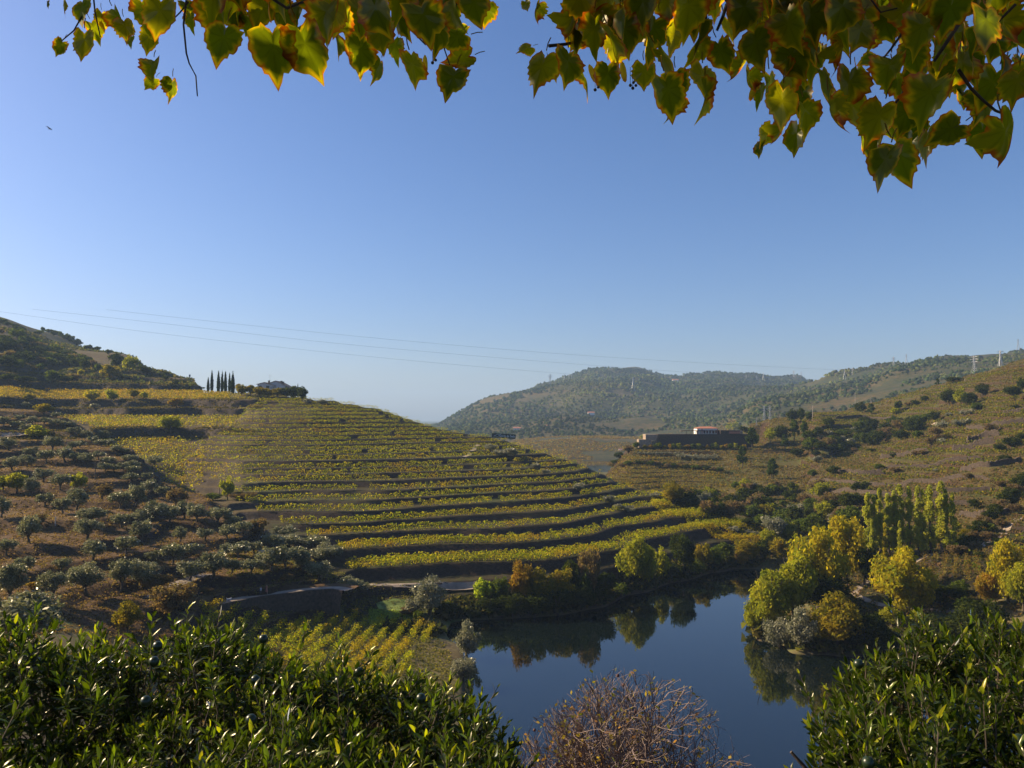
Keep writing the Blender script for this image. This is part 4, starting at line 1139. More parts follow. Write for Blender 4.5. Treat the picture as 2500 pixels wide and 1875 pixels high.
# long walled building with the white red-roofed house
q0, q1 = P(1568, 1095, 414), P(1832, 1095, 414)
lw = empty('estate_building', ((q0[0] + q1[0]) / 2, 414, 24.6)); tag(lw, 'long dark stone building with white red-roofed house on top, across the valley', 'building')
S = 414 / FPX
def X_(px): return (px - 1250) * S - lw.location.x
def Z_(py): return (CAMZ + slope_of(py) * 414) - 24.6
w = MB(); x0, x1 = X_(1606), X_(1838)
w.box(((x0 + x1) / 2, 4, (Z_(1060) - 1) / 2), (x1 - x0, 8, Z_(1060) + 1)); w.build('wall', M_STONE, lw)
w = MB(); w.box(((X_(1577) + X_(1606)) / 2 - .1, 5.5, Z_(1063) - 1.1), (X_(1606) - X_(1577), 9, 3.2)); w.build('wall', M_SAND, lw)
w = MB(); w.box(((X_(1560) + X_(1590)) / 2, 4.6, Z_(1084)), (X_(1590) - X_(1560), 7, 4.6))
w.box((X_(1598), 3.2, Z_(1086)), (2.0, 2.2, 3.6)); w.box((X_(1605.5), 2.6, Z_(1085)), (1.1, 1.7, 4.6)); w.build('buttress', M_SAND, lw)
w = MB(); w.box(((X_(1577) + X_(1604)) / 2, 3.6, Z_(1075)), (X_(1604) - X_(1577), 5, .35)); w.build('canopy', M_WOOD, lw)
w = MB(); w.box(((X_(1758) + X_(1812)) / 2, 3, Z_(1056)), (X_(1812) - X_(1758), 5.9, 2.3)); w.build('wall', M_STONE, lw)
w = MB(); w.box(((X_(1779) + X_(1806)) / 2, .0, Z_(1056)), (X_(1806) - X_(1779), .3, 1.1)); w.build('louvre_band', M_ROOF, lw)
w = MB(); w.box((X_(1809), .2, Z_(1055.5)), (1.3, 1.0, 1.7)); w.build('pillar', M_SAND, lw)
# pergola
w = MB(); w.box(((X_(1664) + X_(1757)) / 2, 3.5, Z_(1051.5)), (X_(1757) - X_(1664), 4, .28)); w.build('pergola_roof', M_WOOD, lw)
for i in range(9):
    MB().box((X_(1666 + i * 11.2), 1.7, (Z_(1052) + Z_(1060)) / 2), (.16, .16, Z_(1052) - Z_(1060))).build('post', M_WOOD, lw)
# white house on top
hx0, hx1 = X_(1705), X_(1755)
w = MB(); w.box(((hx0 + hx1) / 2, 7, (Z_(1060) + Z_(1047)) / 2), (hx1 - hx0, 8, Z_(1047) - Z_(1060) + .4)); w.build('upper_wall', M_WHITE, lw)
r = MB(); e0, e1 = hx0 - .5, hx1 + .5; zr, zt = Z_(1047) + .2, Z_(1041.5); m_ = (hx0 + hx1) / 2
r.add([(e0, 2.5, zr), (e1, 2.5, zr), (e1, 11.5, zr), (e0, 11.5, zr), (e0 + 3.4, 7, zt), (e1 - 3.0, 7, zt)], [[0, 1, 5, 4], [1, 2, 5], [2, 3, 4, 5], [3, 0, 4], [3, 2, 1, 0]])
r.build('roof', M_ROOF, lw)
for px in (1705.5, 1716.5, 1754.5):
    MB().box((X_(px), 2.93, (Z_(1060) + Z_(1047)) / 2), (.35, .14, Z_(1047) - Z_(1060) + .3)).build('corner_trim', M_RED, lw)
for i in range(5):
    f = MB().box((X_(1722 + i * 7.2), 2.94, Z_(1054.5)), (.75, .12, 1.7)).build('window', M_RED, lw)
    MB().box((X_(1722 + i * 7.2), 2.86, Z_(1054.5)), (.5, .08, 1.4)).build('pane', M_GLASS, f)
# far little houses
for i, (px, py, Y, w_, lab) in enumerate([(1443, 1011, 1500, 13, 'small white house alone on the distant wooded hill'), (1262, 1050, 1250, 12, 'small pale cottage low on the distant hill, left of the others'),
                                     (1649, 930, 2500, 16, 'tiny pale house near the top of the distant ridge'), (1336, 1040, 1300, 7, 'tiny white hut at the edge of the distant fields'), (1515, 1098, 640, 3.5, 'tiny white hut at the tip of the hill of the long building')]):
    p = hit(px, py + 3, 560)
    e = empty('cottage', p); tag(e, lab, 'house')
    s = w_ * (.9 if i != 4 else 1)
    MB().box((0, 0, s * .18), (s, s * .7, s * .40)).build('wall', M_WHITE, e)
    MB().add([(-s*.55, -s*.4, s*.38), (s*.55, -s*.4, s*.38), (s*.55, s*.4, s*.38), (-s*.55, s*.4, s*.38), (-s*.55, 0, s*.55), (s*.55, 0, s*.55)], [[0,1,5,4],[2,3,4,5],[1,2,5],[3,0,4],[3,2,1,0]]).build('roof', M_ROOF, e)

# hill sign
sp = P(1229, 1067, 338)
a0, a1 = P(1201, 1061, 340), P(1259, 1065, 336)
sign = empty('hill_sign', ((a0[0] + a1[0]) / 2, 336, CAMZ + slope_of(1064.5) * 336))
sign.rotation_euler = (0, math.radians(3.2), math.radians(-8)); tag(sign, 'long dark green sign with white lettering on the crest of the vineyard', 'sign')
W_ = a1[0] - a0[0]
MB().box((0, 0, 0), (W_, .12, 1.85)).build('board', M_SIGN, sign)
for i in range(5): MB().box((-W_ / 2 + .5 + i * (W_ - 1) / 4, .14, -1.1), (.14, .12, 3.6)).build('post', M_METAL, sign)
cu = bpy.data.curves.new('sign_text', 'FONT'); cu.body = 'Quinta do Tedo'; cu.size = 1.25; cu.align_x = 'LEFT'; cu.extrude = .02; cu.offset = .012
to = bpy.data.objects.new('lettering', cu); COL.objects.link(to)
bpy.context.view_layer.update()
dg = bpy.context.evaluated_depsgraph_get()
tm = bpy.data.meshes.new_from_object(to.evaluated_get(dg)); bpy.data.objects.remove(to)
tm.materials.clear(); tm.materials.append(M_LETTER)
tx = obj('lettering', tm, sign, (-W_ * .19, -.09, -.38)); tx.rotation_euler = (PI / 2, 0, 0)
wd = max(v.co.x for v in tm.vertices); tx.scale = (W_ * .66 / wd, 1.15, 1)
lg = MB()
for a, b_ in [((-.42, -.5), (-.30, .45)), ((-.30, .45), (-.24, .62)), ((-.24, .62), (-.19, .35)), ((-.19, .35), (-.23, -.3)), ((-.42, .1), (-.33, -.1)), ((-.36, -.5), (-.22, -.45))]:
    lg.tube([(a[0] * W_, -.10, a[1]), (b_[0] * W_, -.10, b_[1])], .05, 4)
lg.build('emblem', M_LETTER, sign)

# mast on the skyline
mp_ = hit(463, 931)
mast = empty('mast', mp_); tag(mast, 'thin mast with two box-shaped instruments on the left skyline', 'mast')
k = mp_[1] / FPX
MB().tube([(0, 0, -1), (0, 0, 16 * k)], .07, 5).build('pole', M_METAL, mast)
MB().box((0, 0, 13.5 * k), (3.4 * k, .5, 5.5 * k)).build('instrument_box', M_WIRE, mast)
MB().box((.2, 0, 3 * k), (4 * k, .5, 2.6 * k)).build('instrument_box', M_WIRE, mast)

# poles
def pole(px, py, h, lab, mat, arm=True, r=.09, lean=0):
    p = hit(px, py); k = p[1] / FPX
    e = empty('utility_pole', p); tag(e, lab, 'pole', 'utility poles on the hillsides')
    MB().tube([(0, 0, -.5), (lean * k, 0, h * k)], [r * 1.4, r], 6).build('pole_shaft', mat, e)
    if arm: MB().box((lean * k, 0, h * k - .35), (1.5, .12, .12)).build('crossarm', mat, e)
for q in [(232,1172,44,'dark pole among olives on the left hillside',M_BARK), (135,1284,22,'short grey post in the shade between olives',M_POLE,False), (383,1388,16,'short post above the track among olives',M_BARK,False),
          (530,1045,26,'thin pole in the upper left vines',M_BARK), (617,1030,26,'pole at the left corner of the upper vine rows',M_BARK), (2088,995,36,'pale concrete pole on the right skyline, taller of two',M_POLE),
          (2127,1001,30,'pale concrete pole on the right skyline, shorter of two',M_POLE), (1984,1026,36,'pale pole beside the dark trees on the right skyline',M_POLE), (1901,1044,38,'thin dark pole behind the pines',M_BARK),
          (2356,935,10,'short pole on the upper right slope',M_POLE,False), (637,1344,20,'leaning white post beside the track',M_WHITE,False,.1,-5), (536,1208,30,'pole beside the lone willow',M_BARK,False)]:
    pole(*q)

# pylons
def pylon_mesh(twin=False):
    m_ = MB(); H = 1.0
    def leg(x, y): m_.tube([(x, y, 0), (x * .25, y * .25, .62), (x * .14, y * .14, 1)], .010, 4)
    for x in (-.12, .12):
        for y in (-.12, .12): leg(x, y)
    zs = [0, .14, .26, .37, .47, .56, .64, .76, .88, 1]
    wd_ = lambda z: .12 * (1 - z / .62 * .75) if z < .62 else .03
    for i in range(len(zs) - 1):
        a, b_ = wd_(zs[i]), wd_(zs[i + 1])
        for sy in (-1, 1):
            m_.tube([(-a, sy * a, zs[i]), (b_, sy * b_, zs[i + 1])], .006, 3, cap=False)
            m_.tube([(a, sy * a, zs[i]), (-b_, sy * b_, zs[i + 1])], .006, 3, cap=False)
    for z, w_ in ((.66, .20), (.79, .26), (.92, .19)):
        m_.tube([(-w_, 0, z), (w_, 0, z)], .011, 4); m_.tube([(-w_, 0, z), (0, 0, z + .05)], .007, 3); m_.tube([(w_, 0, z), (0, 0, z + .05)], .007, 3)
    return m_.mesh('lattice', M_METAL)
PYM = pylon_mesh()
for i, (px, py, h, lab) in enumerate([(1343, 940, 26, 'distant pylon standing clear left of the bare summit patch'), (1378, 932, 20, 'distant pylon just left of the summit patch'), (1389, 928, 13, 'faint distant pylon near the summit patch'), (1396, 926, 12, 'faint distant pylon at the left of the summit trees'),
      (1546, 956, 34, 'pylon on a bare pad in the middle of the distant hill'), (1822, 928, 12, 'faint pylon on the dip of the distant ridge, left'), (1848, 929, 12, 'faint pylon on the dip of the distant ridge, middle'), (1864, 930, 20, 'pylon on the dip of the distant ridge, tallest'),
      (1938, 923, 18, 'pylon above the bare patch of the right distant ridge'), (1956, 920, 12, 'faint pylon right of the bare patch'), (2062, 928, 26, 'pylon on the wooded shoulder, left of two'), (2081, 915, 16, 'pylon on the wooded shoulder, right of two'),
      (2182, 894, 22, 'pylon on the right ridge, left of a pair'), (2213, 892, 26, 'pylon on the right ridge, right of a pair'), (2379, 914, 46, 'large pylon rising behind the right slope'), (2443, 898, 42, 'pylon rising behind the upper right slope'), (2486, 858, 30, 'pylon standing tallest at the right end of the ridge')]):
    p = hit(px, py, 900)
    e = empty('pylon', p, .5 + i); tag(e, lab, 'pylon', 'pylons on the far ridges')
    hh = h * p[1] / FPX; e.scale = (hh, hh, hh)
    obj('lattice', PYM, e)
for px, py, h, lab in [(1847, 1040, 20, 'twin-masted pale pylon on the near shoulder, lower left'), (1866, 1028, 36, 'twin-masted pale pylon, left mast of the tall one'), (1880, 1026, 36, 'twin-masted pale pylon, right mast of the tall one')]:
    p = hit(px, py, 500); e = empty('pylon', p, .2); tag(e, lab, 'pylon', 'pylons on the near shoulder'); hh = h * p[1] / FPX; e.scale = (hh * .8, hh * .8, hh); obj('lattice', PYM, e)

# power lines
def line(pts, lab, r):
    xs = [p[0] for p in pts]; q = np.linspace(0, 1, 40)
    t = np.linspace(0, 1, len(pts))
    PX, PY = pchip(t, np.array(xs, float), q), pchip(t, np.array([p[1] for p in pts], float), q)
    Yd = 520 * (2300 / 520) ** q
    m_ = MB().tube([P(a, b_, y) for a, b_, y in zip(PX, PY, Yd)], [r * y / 520 for y in Yd], 4)
    tag(m_.build('power_line', M_WIRE), lab, 'power line', 'power lines across the sky')
line([(-60, 752), (300, 803), (650, 844), (1000, 880), (1425, 916), (1980, 955)], 'lowest power line crossing the sky', .045)
line([(80, 755), (400, 790), (800, 836), (1200, 872), (1625, 905), (2080, 934)], 'middle power line crossing the sky', .045)
line([(260, 756), (625, 796), (1000, 833), (1400, 866), (1800, 891), (2140, 908)], 'highest power line crossing the sky', .045)

# path strips laid along the ground
def path(name, pts, width, mat, lift=.05, n=60, y0=92):
    hs = [hit(px, py, y0) for px, py in pts]
    hs = np.array(hs); t = np.linspace(0, 1, len(hs)); q = np.linspace(0, 1, n)
    C = np.stack([pchip(t, hs[:, i], q) for i in range(2)], -1)
    D = unit(np.gradient(C, axis=0)); Nn = np.stack([-D[:, 1], D[:, 0]], -1)
    V = []
    for k in (-1, -.33, .33, 1):
        Q = C + Nn * width / 2 * k
        z = zat(Q[:, 0] / Q[:, 1], Q[:, 1])
        zc = zat(C[:, 0] / C[:, 1], C[:, 1])
        V.append(np.column_stack([Q, np.maximum(z, zc - .35) + lift]))
    V = np.concatenate(V); F = []
    for s in range(3):
        for i in range(n - 1): F.append([s * n + i, s * n + i + 1, (s + 1) * n + i + 1, (s + 1) * n + i])
    tag(obj(name, mesh(name, V, F, mat)), kind='structure')
M_GRASS = plain('mown_grass', (.16, .22, .045), .95, .3, .7, .3)
path('path', [(900, 1428), (1000, 1431), (1100, 1435), (1168, 1437)], 1.7, M_PATH, .06, 60, 150)
path('path', [(505, 1403), (440, 1425), (390, 1447), (370, 1462)], 2.2, M_PATH, .06)
path('path', [(596, 1326), (615, 1335), (640, 1350), (650, 1375)], 1.6, M_PATH, .06)
path('path', [(-30, 1066), (30, 1062), (78, 1060)], 7.0, M_PATH, .08)
path('path', [(1130, 1122), (1160, 1092), (1168, 1086)], 1.6, M_PATH, .08, 20)
path('path', [(2330, 1325), (2280, 1355), (2230, 1375), (2150, 1405), (2095, 1440), (2090, 1455), (2150, 1478), (2260, 1488), (2400, 1496)], 1.3, M_PATH, .08)
path('path', [(2500, 1262), (2455, 1300), (2400, 1335), (2370, 1350)], 1.8, M_PATH, .08)
path('path', [(2125, 1032), (2200, 1033), (2290, 1033)], 2.0, M_PATH, .10, 40)
# the main walled path: level carriageway with a stone wall below it
def wallpath():
    cp = [(455, 1492), (500, 1481), (560, 1468), (600, 1460), (645, 1453), (700, 1446), (760, 1439), (812, 1436), (850, 1441)]
    Yd = [134, 137, 141, 143.5, 146, 148.5, 151, 152, 150]
    C = np.array([P(a, b_, y) for (a, b_), y in zip(cp, Yd)])
    t = np.linspace(0, 1, len(C)); q = np.linspace(0, 1, 70)
    C = np.stack([pchip(t, C[:, i], q) for i in range(3)], -1)
    D = unit(np.gradient(C, axis=0)); Nn = np.stack([D[:, 1], -D[:, 0], D[:, 0] * 0], -1)      # towards the camera
    a, b_ = C + Nn * 1.1, C - Nn * 1.5
    n = len(q)
    def strip(A, B, z=0):
        V = np.concatenate([A, B]) + np.array([0, 0, z]); F = [[i, i + 1, n + i + 1, n + i] for i in range(n - 1)]
        return V, F
    V, F = strip(a, b_, .03)
    tag(obj('path', mesh('path', V, F, M_PATH)), kind='structure')
    m_ = MB()
    top_o, top_i = a + Nn * .45 + [0, 0, .18], a + [0, 0, .18]
    bot = a + Nn * 1.3; bot[:, 2] = np.minimum(zat(bot[:, 0] / bot[:, 1], bot[:, 1]) - .6, a[:, 2] - 2.0)
    ins = a.copy(); ins[:, 2] -= .3
    for A, B in ((bot, top_o), (top_o, top_i), (top_i, ins)):
        V, F = strip(A, B); m_.add(V, F)
    e = m_.build('retaining_wall', M_STONE)
    tag(e, 'dark dry-stone retaining wall carrying the path where two people walk', 'wall')
    # bank behind
    up = b_ - Nn * 1.4; up[:, 2] = zat(up[:, 0] / up[:, 1], up[:, 1]) + .1; up[:, 2] = np.maximum(up[:, 2], b_[:, 2] + .3)
    V, F = strip(b_, up)
    tag(obj('path_bank', mesh('path_bank', V, F, M_OHILL)), kind='structure')
    return C
PC = wallpath()
# dry-stone terrace walls of the right hillside
def terrace_wall(pts, h, lab):
    hs = np.array([hit(px, py) for px, py in pts]); t = np.linspace(0, 1, len(hs)); q = np.linspace(0, 1, 26)
    C = np.stack([pchip(t, hs[:, i], q) for i in range(2)], -1)
    z = zat(C[:, 0] / C[:, 1], C[:, 1])
    rg = np.random.RandomState(int(pts[0][0]))
    hh = h * (.75 + .35 * rg.uniform(size=26)); hh[0] = hh[-1] = .3
    A = np.column_stack([C, z - .6]); B = np.column_stack([C[:, 0], C[:, 1] + .25, z + hh]); D = np.column_stack([C[:, 0], C[:, 1] + .9, z + hh]); E_ = np.column_stack([C[:, 0], C[:, 1] + 1.1, z - .6])
    V = np.concatenate([A, B, D, E_]); n = 26
    F = [[s * n + i, s * n + i + 1, (s + 1) * n + i + 1, (s + 1) * n + i] for s in range(3) for i in range(n - 1)]
    o = obj('terrace_wall', mesh('terrace_wall', V, F, M_STONE)); tag(o, lab, 'wall', 'dry-stone walls on the right hillside')
for i, (pts, h, lab) in enumerate([
  ([(2358, 1052), (2430, 1042), (2505, 1034)], 2.2, 'long dry-stone wall high on the right slope, upper of four'), ([(2362, 1082), (2400, 1074), (2442, 1064)], 2.4, 'short dry-stone wall on the right slope, second of four'),
  ([(2326, 1103), (2380, 1094), (2432, 1083)], 2.4, 'dry-stone wall on the right slope, third of four'), ([(2345, 1152), (2420, 1140), (2500, 1128)], 1.8, 'dry-stone wall on the right slope, lowest of four'),
  ([(2150, 1122), (2210, 1116), (2268, 1106)], 2.0, 'stone bank with bushes in the middle of the bright field'), ([(2045, 1158), (2100, 1162), (2160, 1160)], 2.2, 'stone bank along the lower edge of the bright field'),
  ([(2160, 1146), (2290, 1140), (2400, 1124)], 1.6, 'low stone bank below the field, right part'), ([(1975, 1178), (2080, 1182), (2260, 1180), (2420, 1172)], 1.5, 'long low stone bank, upper of the banks above the poplars'),
  ([(1985, 1205), (2100, 1208), (2300, 1206), (2440, 1200)], 1.5, 'long low stone bank, second above the poplars'), ([(2000, 1232), (2100, 1234), (2400, 1236)], 1.5, 'long low stone bank, third above the poplars'),
  ([(2345, 1262), (2400, 1262), (2470, 1256)], 1.5, 'low stone bank right of the poplar tops'), ([(2450, 1012), (2505, 1003)], 1.8, 'stone wall at the right edge of the upper slope'),
  ([(2040, 1022), (2100, 1020), (2190, 1020)], 1.8, 'stone bank near the top of the dark gully'), ([(2000, 1050), (2080, 1046), (2130, 1048)], 2.0, 'stone bank halfway up the dark gully')]):
    terrace_wall(pts, h, lab)
# bright meadow
def meadow():
    pts = []
    for px, py in [(918,1478),(935,1468),(960,1464),(1000,1466),(1015,1474),(1012,1486),(990,1495),(960,1500),(925,1492)]:
        pts.append(hit(px, py, 120))
    c = np.mean(pts, 0); V = [c] + pts; V = np.array(V); 
    W = [];F = []
    for r_ in (1.0, .75, .5, .25, 0):
        for p in pts:
            q = c + (p - c) * r_; W.append((q[0], q[1], gz(q[0], q[1]) + .10))
    n = len(pts)
    for k in range(4):
        for i in range(n): F.append([k * n + i, k * n + (i + 1) % n, (k + 1) * n + (i + 1) % n, (k + 1) * n + i])
    tag(obj('meadow', mesh('meadow', W, F, M_GRASS)), kind='structure')
meadow()
def f_md(rng, n):
    px = rng.uniform(905, 1030, n); u = U_OF(px); Y = rng.uniform(150, 160, n)
    return u, Y
scrub('grass', 'bright green grass on the small meadow between wall and water', 'grass', 2600, f_md, [(.22, .30, .06), (.28, .36, .08), (.16, .22, .05)], .2, .4, 12)

# ------------------------------------------------------------------ people and dog on the path
def skin_body(name, verts, edges, radii, mat, parent):
    me = bpy.data.meshes.new(name); me.from_pydata(verts, edges, []); me.update()
    o = bpy.data.objects.new(name, me); COL.objects.link(o)
    sk = o.modifiers.new('s', 'SKIN'); ss = o.modifiers.new('u', 'SUBSURF'); ss.levels = ss.render_levels = 2
    for i, v in enumerate(me.skin_vertices[0].data):
        v.radius = (radii[i], radii[i]) if not hasattr(radii[i], '__len__') else radii[i]; v.use_root = (i == 0)
    bpy.context.view_layer.update()
    m2 = bpy.data.meshes.new_from_object(o.evaluated_get(bpy.context.evaluated_depsgraph_get()))
    bpy.data.objects.remove(o)
    m2.materials.clear(); m2.materials.append(mat)
    m2.polygons.foreach_set('use_smooth', np.ones(len(m2.polygons), bool))
    return obj(name, m2, parent)
M_SKIN = plain('skin', (.50, .32, .24), .6, .05, 5)
M_SHIRT = plain('pale_shirt', (.50, .54, .62), .9, .05, 5)
M_TROUS = plain('dark_trousers', (.02, .022, .03), .9, .1, 5)
M_DRESS = plain('coral_dress', (.50, .20, .14), .9, .1, 5)
M_HAIR = plain('hair', (.16, .10, .05), .8, .2, 20)
M_FUR = plain('white_fur', (.62, .62, .62), .95, .08, 12)
def person(loc, rz, H, lab, top, bottom, dress):
    e = empty('person', loc, rz); tag(e, lab, 'person', None)
    s = H / 1.75; e.scale = (s, s, s)
    V = [(0, 0, .95), (0, 0, 1.15), (0, 0, 1.38), (0, 0, 1.50), (0, .01, 1.64), (0, .01, 1.72),
         (.17, 0, 1.40), (.24, .03, 1.14), (.22, .12, .92), (.21, .15, .84), (-.17, 0, 1.40), (-.24, -.03, 1.14), (-.22, .05, .92), (-.21, .07, .84),
         (.09, 0, .88), (.10, .14, .50), (.10, .10, .09), (.10, .22, .04), (-.09, 0, .88), (-.10, -.10, .50), (-.10, -.26, .12), (-.10, -.16, .04)]
    E = [(0,1),(1,2),(2,3),(3,4),(4,5),(2,6),(6,7),(7,8),(8,9),(2,10),(10,11),(11,12),(12,13),(0,14),(14,15),(15,16),(16,17),(0,18),(18,19),(19,20),(20,21)]
    Rr = [.14,.12,.14,.055,.095,.08,.06,.045,.035,.04,.06,.045,.035,.04,.085,.06,.04,.04,.085,.06,.04,.04]
    skin_body('body', V, E, Rr, M_SKIN, e)
    t = MB()
    if dress:
        for a, b_, ra, rb in ((.42, .95, .25, .17), (.95, 1.2, .17, .15), (1.2, 1.44, .15, .185)):
            t.tube([(0, 0, a), (0, 0, b_)], [ra, rb], 12, cap=(a > 1.1))
        t.tube([(.17, 0, 1.41), (.245, .03, 1.14)], [.075, .06], 8); t.tube([(-.17, 0, 1.41), (-.245, -.03, 1.14)], [.075, .06], 8)
        t.build('dress', M_DRESS, e, smooth=True)
        h = MB(); h.ball((0, -.03, 1.67), (.115, .13, .13), 10); h.tube([(0, -.09, 1.68), (0, -.11, 1.36)], [.09, .05], 8)
    else:
        for a, b_, ra, rb in ((.90, 1.2, .17, .155), (1.2, 1.44, .155, .20)):
            t.tube([(0, 0, a), (0, 0, b_)], [ra, rb], 12)
        t.tube([(.17, 0, 1.41), (.25, .03, 1.12)], [.08, .065], 8); t.tube([(-.17, 0, 1.41), (-.25, -.03, 1.12)], [.08, .065], 8)
        t.build('shirt', M_SHIRT, e, smooth=True)
        l = MB()
        l.tube([(.08, 0, .95), (.10, .14, .50), (.10, .10, .10)], [.115, .085, .06], 8); l.tube([(-.08, 0, .95), (-.10, -.10, .50), (-.10, -.26, .13)], [.115, .085, .06], 8)
        l.build('trousers', M_TROUS, e, smooth=True)
        h = MB(); h.ball((0, -.02, 1.69), (.11, .125, .11), 10)
    h.build('hair', M_HAIR, e, smooth=True)
    f = MB(); f.ball((-.035, .105, 1.66), .014, 6); f.ball((.035, .105, 1.66), .014, 6); f.build('eye', M_TROUS, e)
    f = MB(); f.ball((0, .12, 1.63), (.014, .02, .02), 6); f.build('nose', M_SKIN, e)
def pathpt(px):
    i = int(np.argmin(np.abs(PX_OF(PC[:, 0] / PC[:, 1]) - px))); return PC[i]
p1 = pathpt(643); person((p1[0], p1[1], p1[2] + .02), math.radians(-75), 1.62, 'person in a pale shirt and dark trousers walking on the walled path', M_SHIRT, M_TROUS, False)
p2 = pathpt(652); person((p2[0] + .05, p2[1] + .5, p2[2] + .05), math.radians(-70), 1.80, 'person in a long coral dress walking on the walled path', M_DRESS, None, True)
pd = pathpt(566)
dog = empty('dog', (pd[0], pd[1], pd[2] + .03), math.radians(-80)); tag(dog, 'small white dog on the shaded path behind the two walkers', 'dog')
V = [(0, 0, .30), (0, .18, .31), (0, .26, .36), (0, .33, .45), (0, .42, .45), (0, -.2, .31), (0, -.30, .42), (0, -.28, .54),
     (.07, .2, .18), (.07, .2, .02), (-.07, .2, .18), (-.07, .22, .02), (.07, -.20, .20), (.07, -.26, .11), (.07, -.23, .02), (-.07, -.20, .20), (-.07, -.26, .11), (-.07, -.23, .02)]
E = [(0,1),(1,2),(2,3),(3,4),(0,5),(5,6),(6,7),(1,8),(8,9),(1,10),(10,11),(5,12),(12,13),(13,14),(5,15),(15,16),(16,17)]
skin_body('body', V, E, [.09,.10,.07,.065,.03,.085,.02,.012,.035,.022,.035,.022,.045,.025,.02,.045,.025,.02], M_FUR, dog).scale = (1.3,) * 3
h = MB(); h.add([(.06,.40,.60),(.03,.42,.72),(.01,.40,.62)],[[0,1,2],[2,1,0]]).add([(-.06,.40,.60),(-.03,.42,.72),(-.01,.40,.62)],[[0,1,2],[2,1,0]]); h.build('ear', M_FUR, dog)
# bird
bp_ = P(122, 315, 60)
bird = empty('bird', bp_); tag(bird, 'tiny bird gliding alone in the upper left sky', 'bird')
MB().tube([(-.16, 0, 0), (-.05, 0, .01), (.08, 0, 0), (.15, 0, -.01)], [.01, .035, .04, .005], 6).build('body', M_WIRE, bird)
MB().add([(-.05, 0, .02), (.06, 0, .02), (.0, .25, .10), (-.10, .42, .06), (-.08, .2, .07)], [[0, 1, 2, 4], [4, 2, 3]]).build('wing', M_WIRE, bird)
MB().add([(-.05, 0, .02), (.06, 0, .02), (.0, -.25, .10), (-.10, -.42, .06), (-.08, -.2, .07)], [[4, 2, 1, 0], [3, 2, 4]]).build('wing', M_WIRE, bird)

# ------------------------------------------------------------------ leaf shapes for the near trees
def lance(rng, curl=.0, fold=.35, slim=False):
    """narrow orange leaf, unit length along +x, 14 faces, folded at the midrib and drooping"""
    xs = np.array([0, .12, .3, .5, .7, .88, 1.0]); ws = np.array([.015, .08, .125, .135, .105, .05, .0])
    if slim: xs, ws = xs[[0, 2, 4, 6]], ws[[0, 2, 4, 6]] + np.array([0, .02, .02, 0])
    V = []
    for x, w_ in zip(xs, ws):
        z = -curl * x * x
        V += [(x, -w_, z + fold * w_), (x, 0, z), (x, w_, z + fold * w_)]
    F = []
    for i in range(len(xs) - 1):
        a = i * 3; F += [[a, a + 3, a + 4, a + 1], [a + 1, a + 4, a + 5, a + 2]]
    return np.array(V), np.array(F)

def frames(D, U):
    """rotation matrices whose x axis is D and z axis near U"""
    x = unit(D); y = unit(np.cross(U, x)); z = np.cross(x, y)
    return np.stack([x, y, z], -1)          # columns

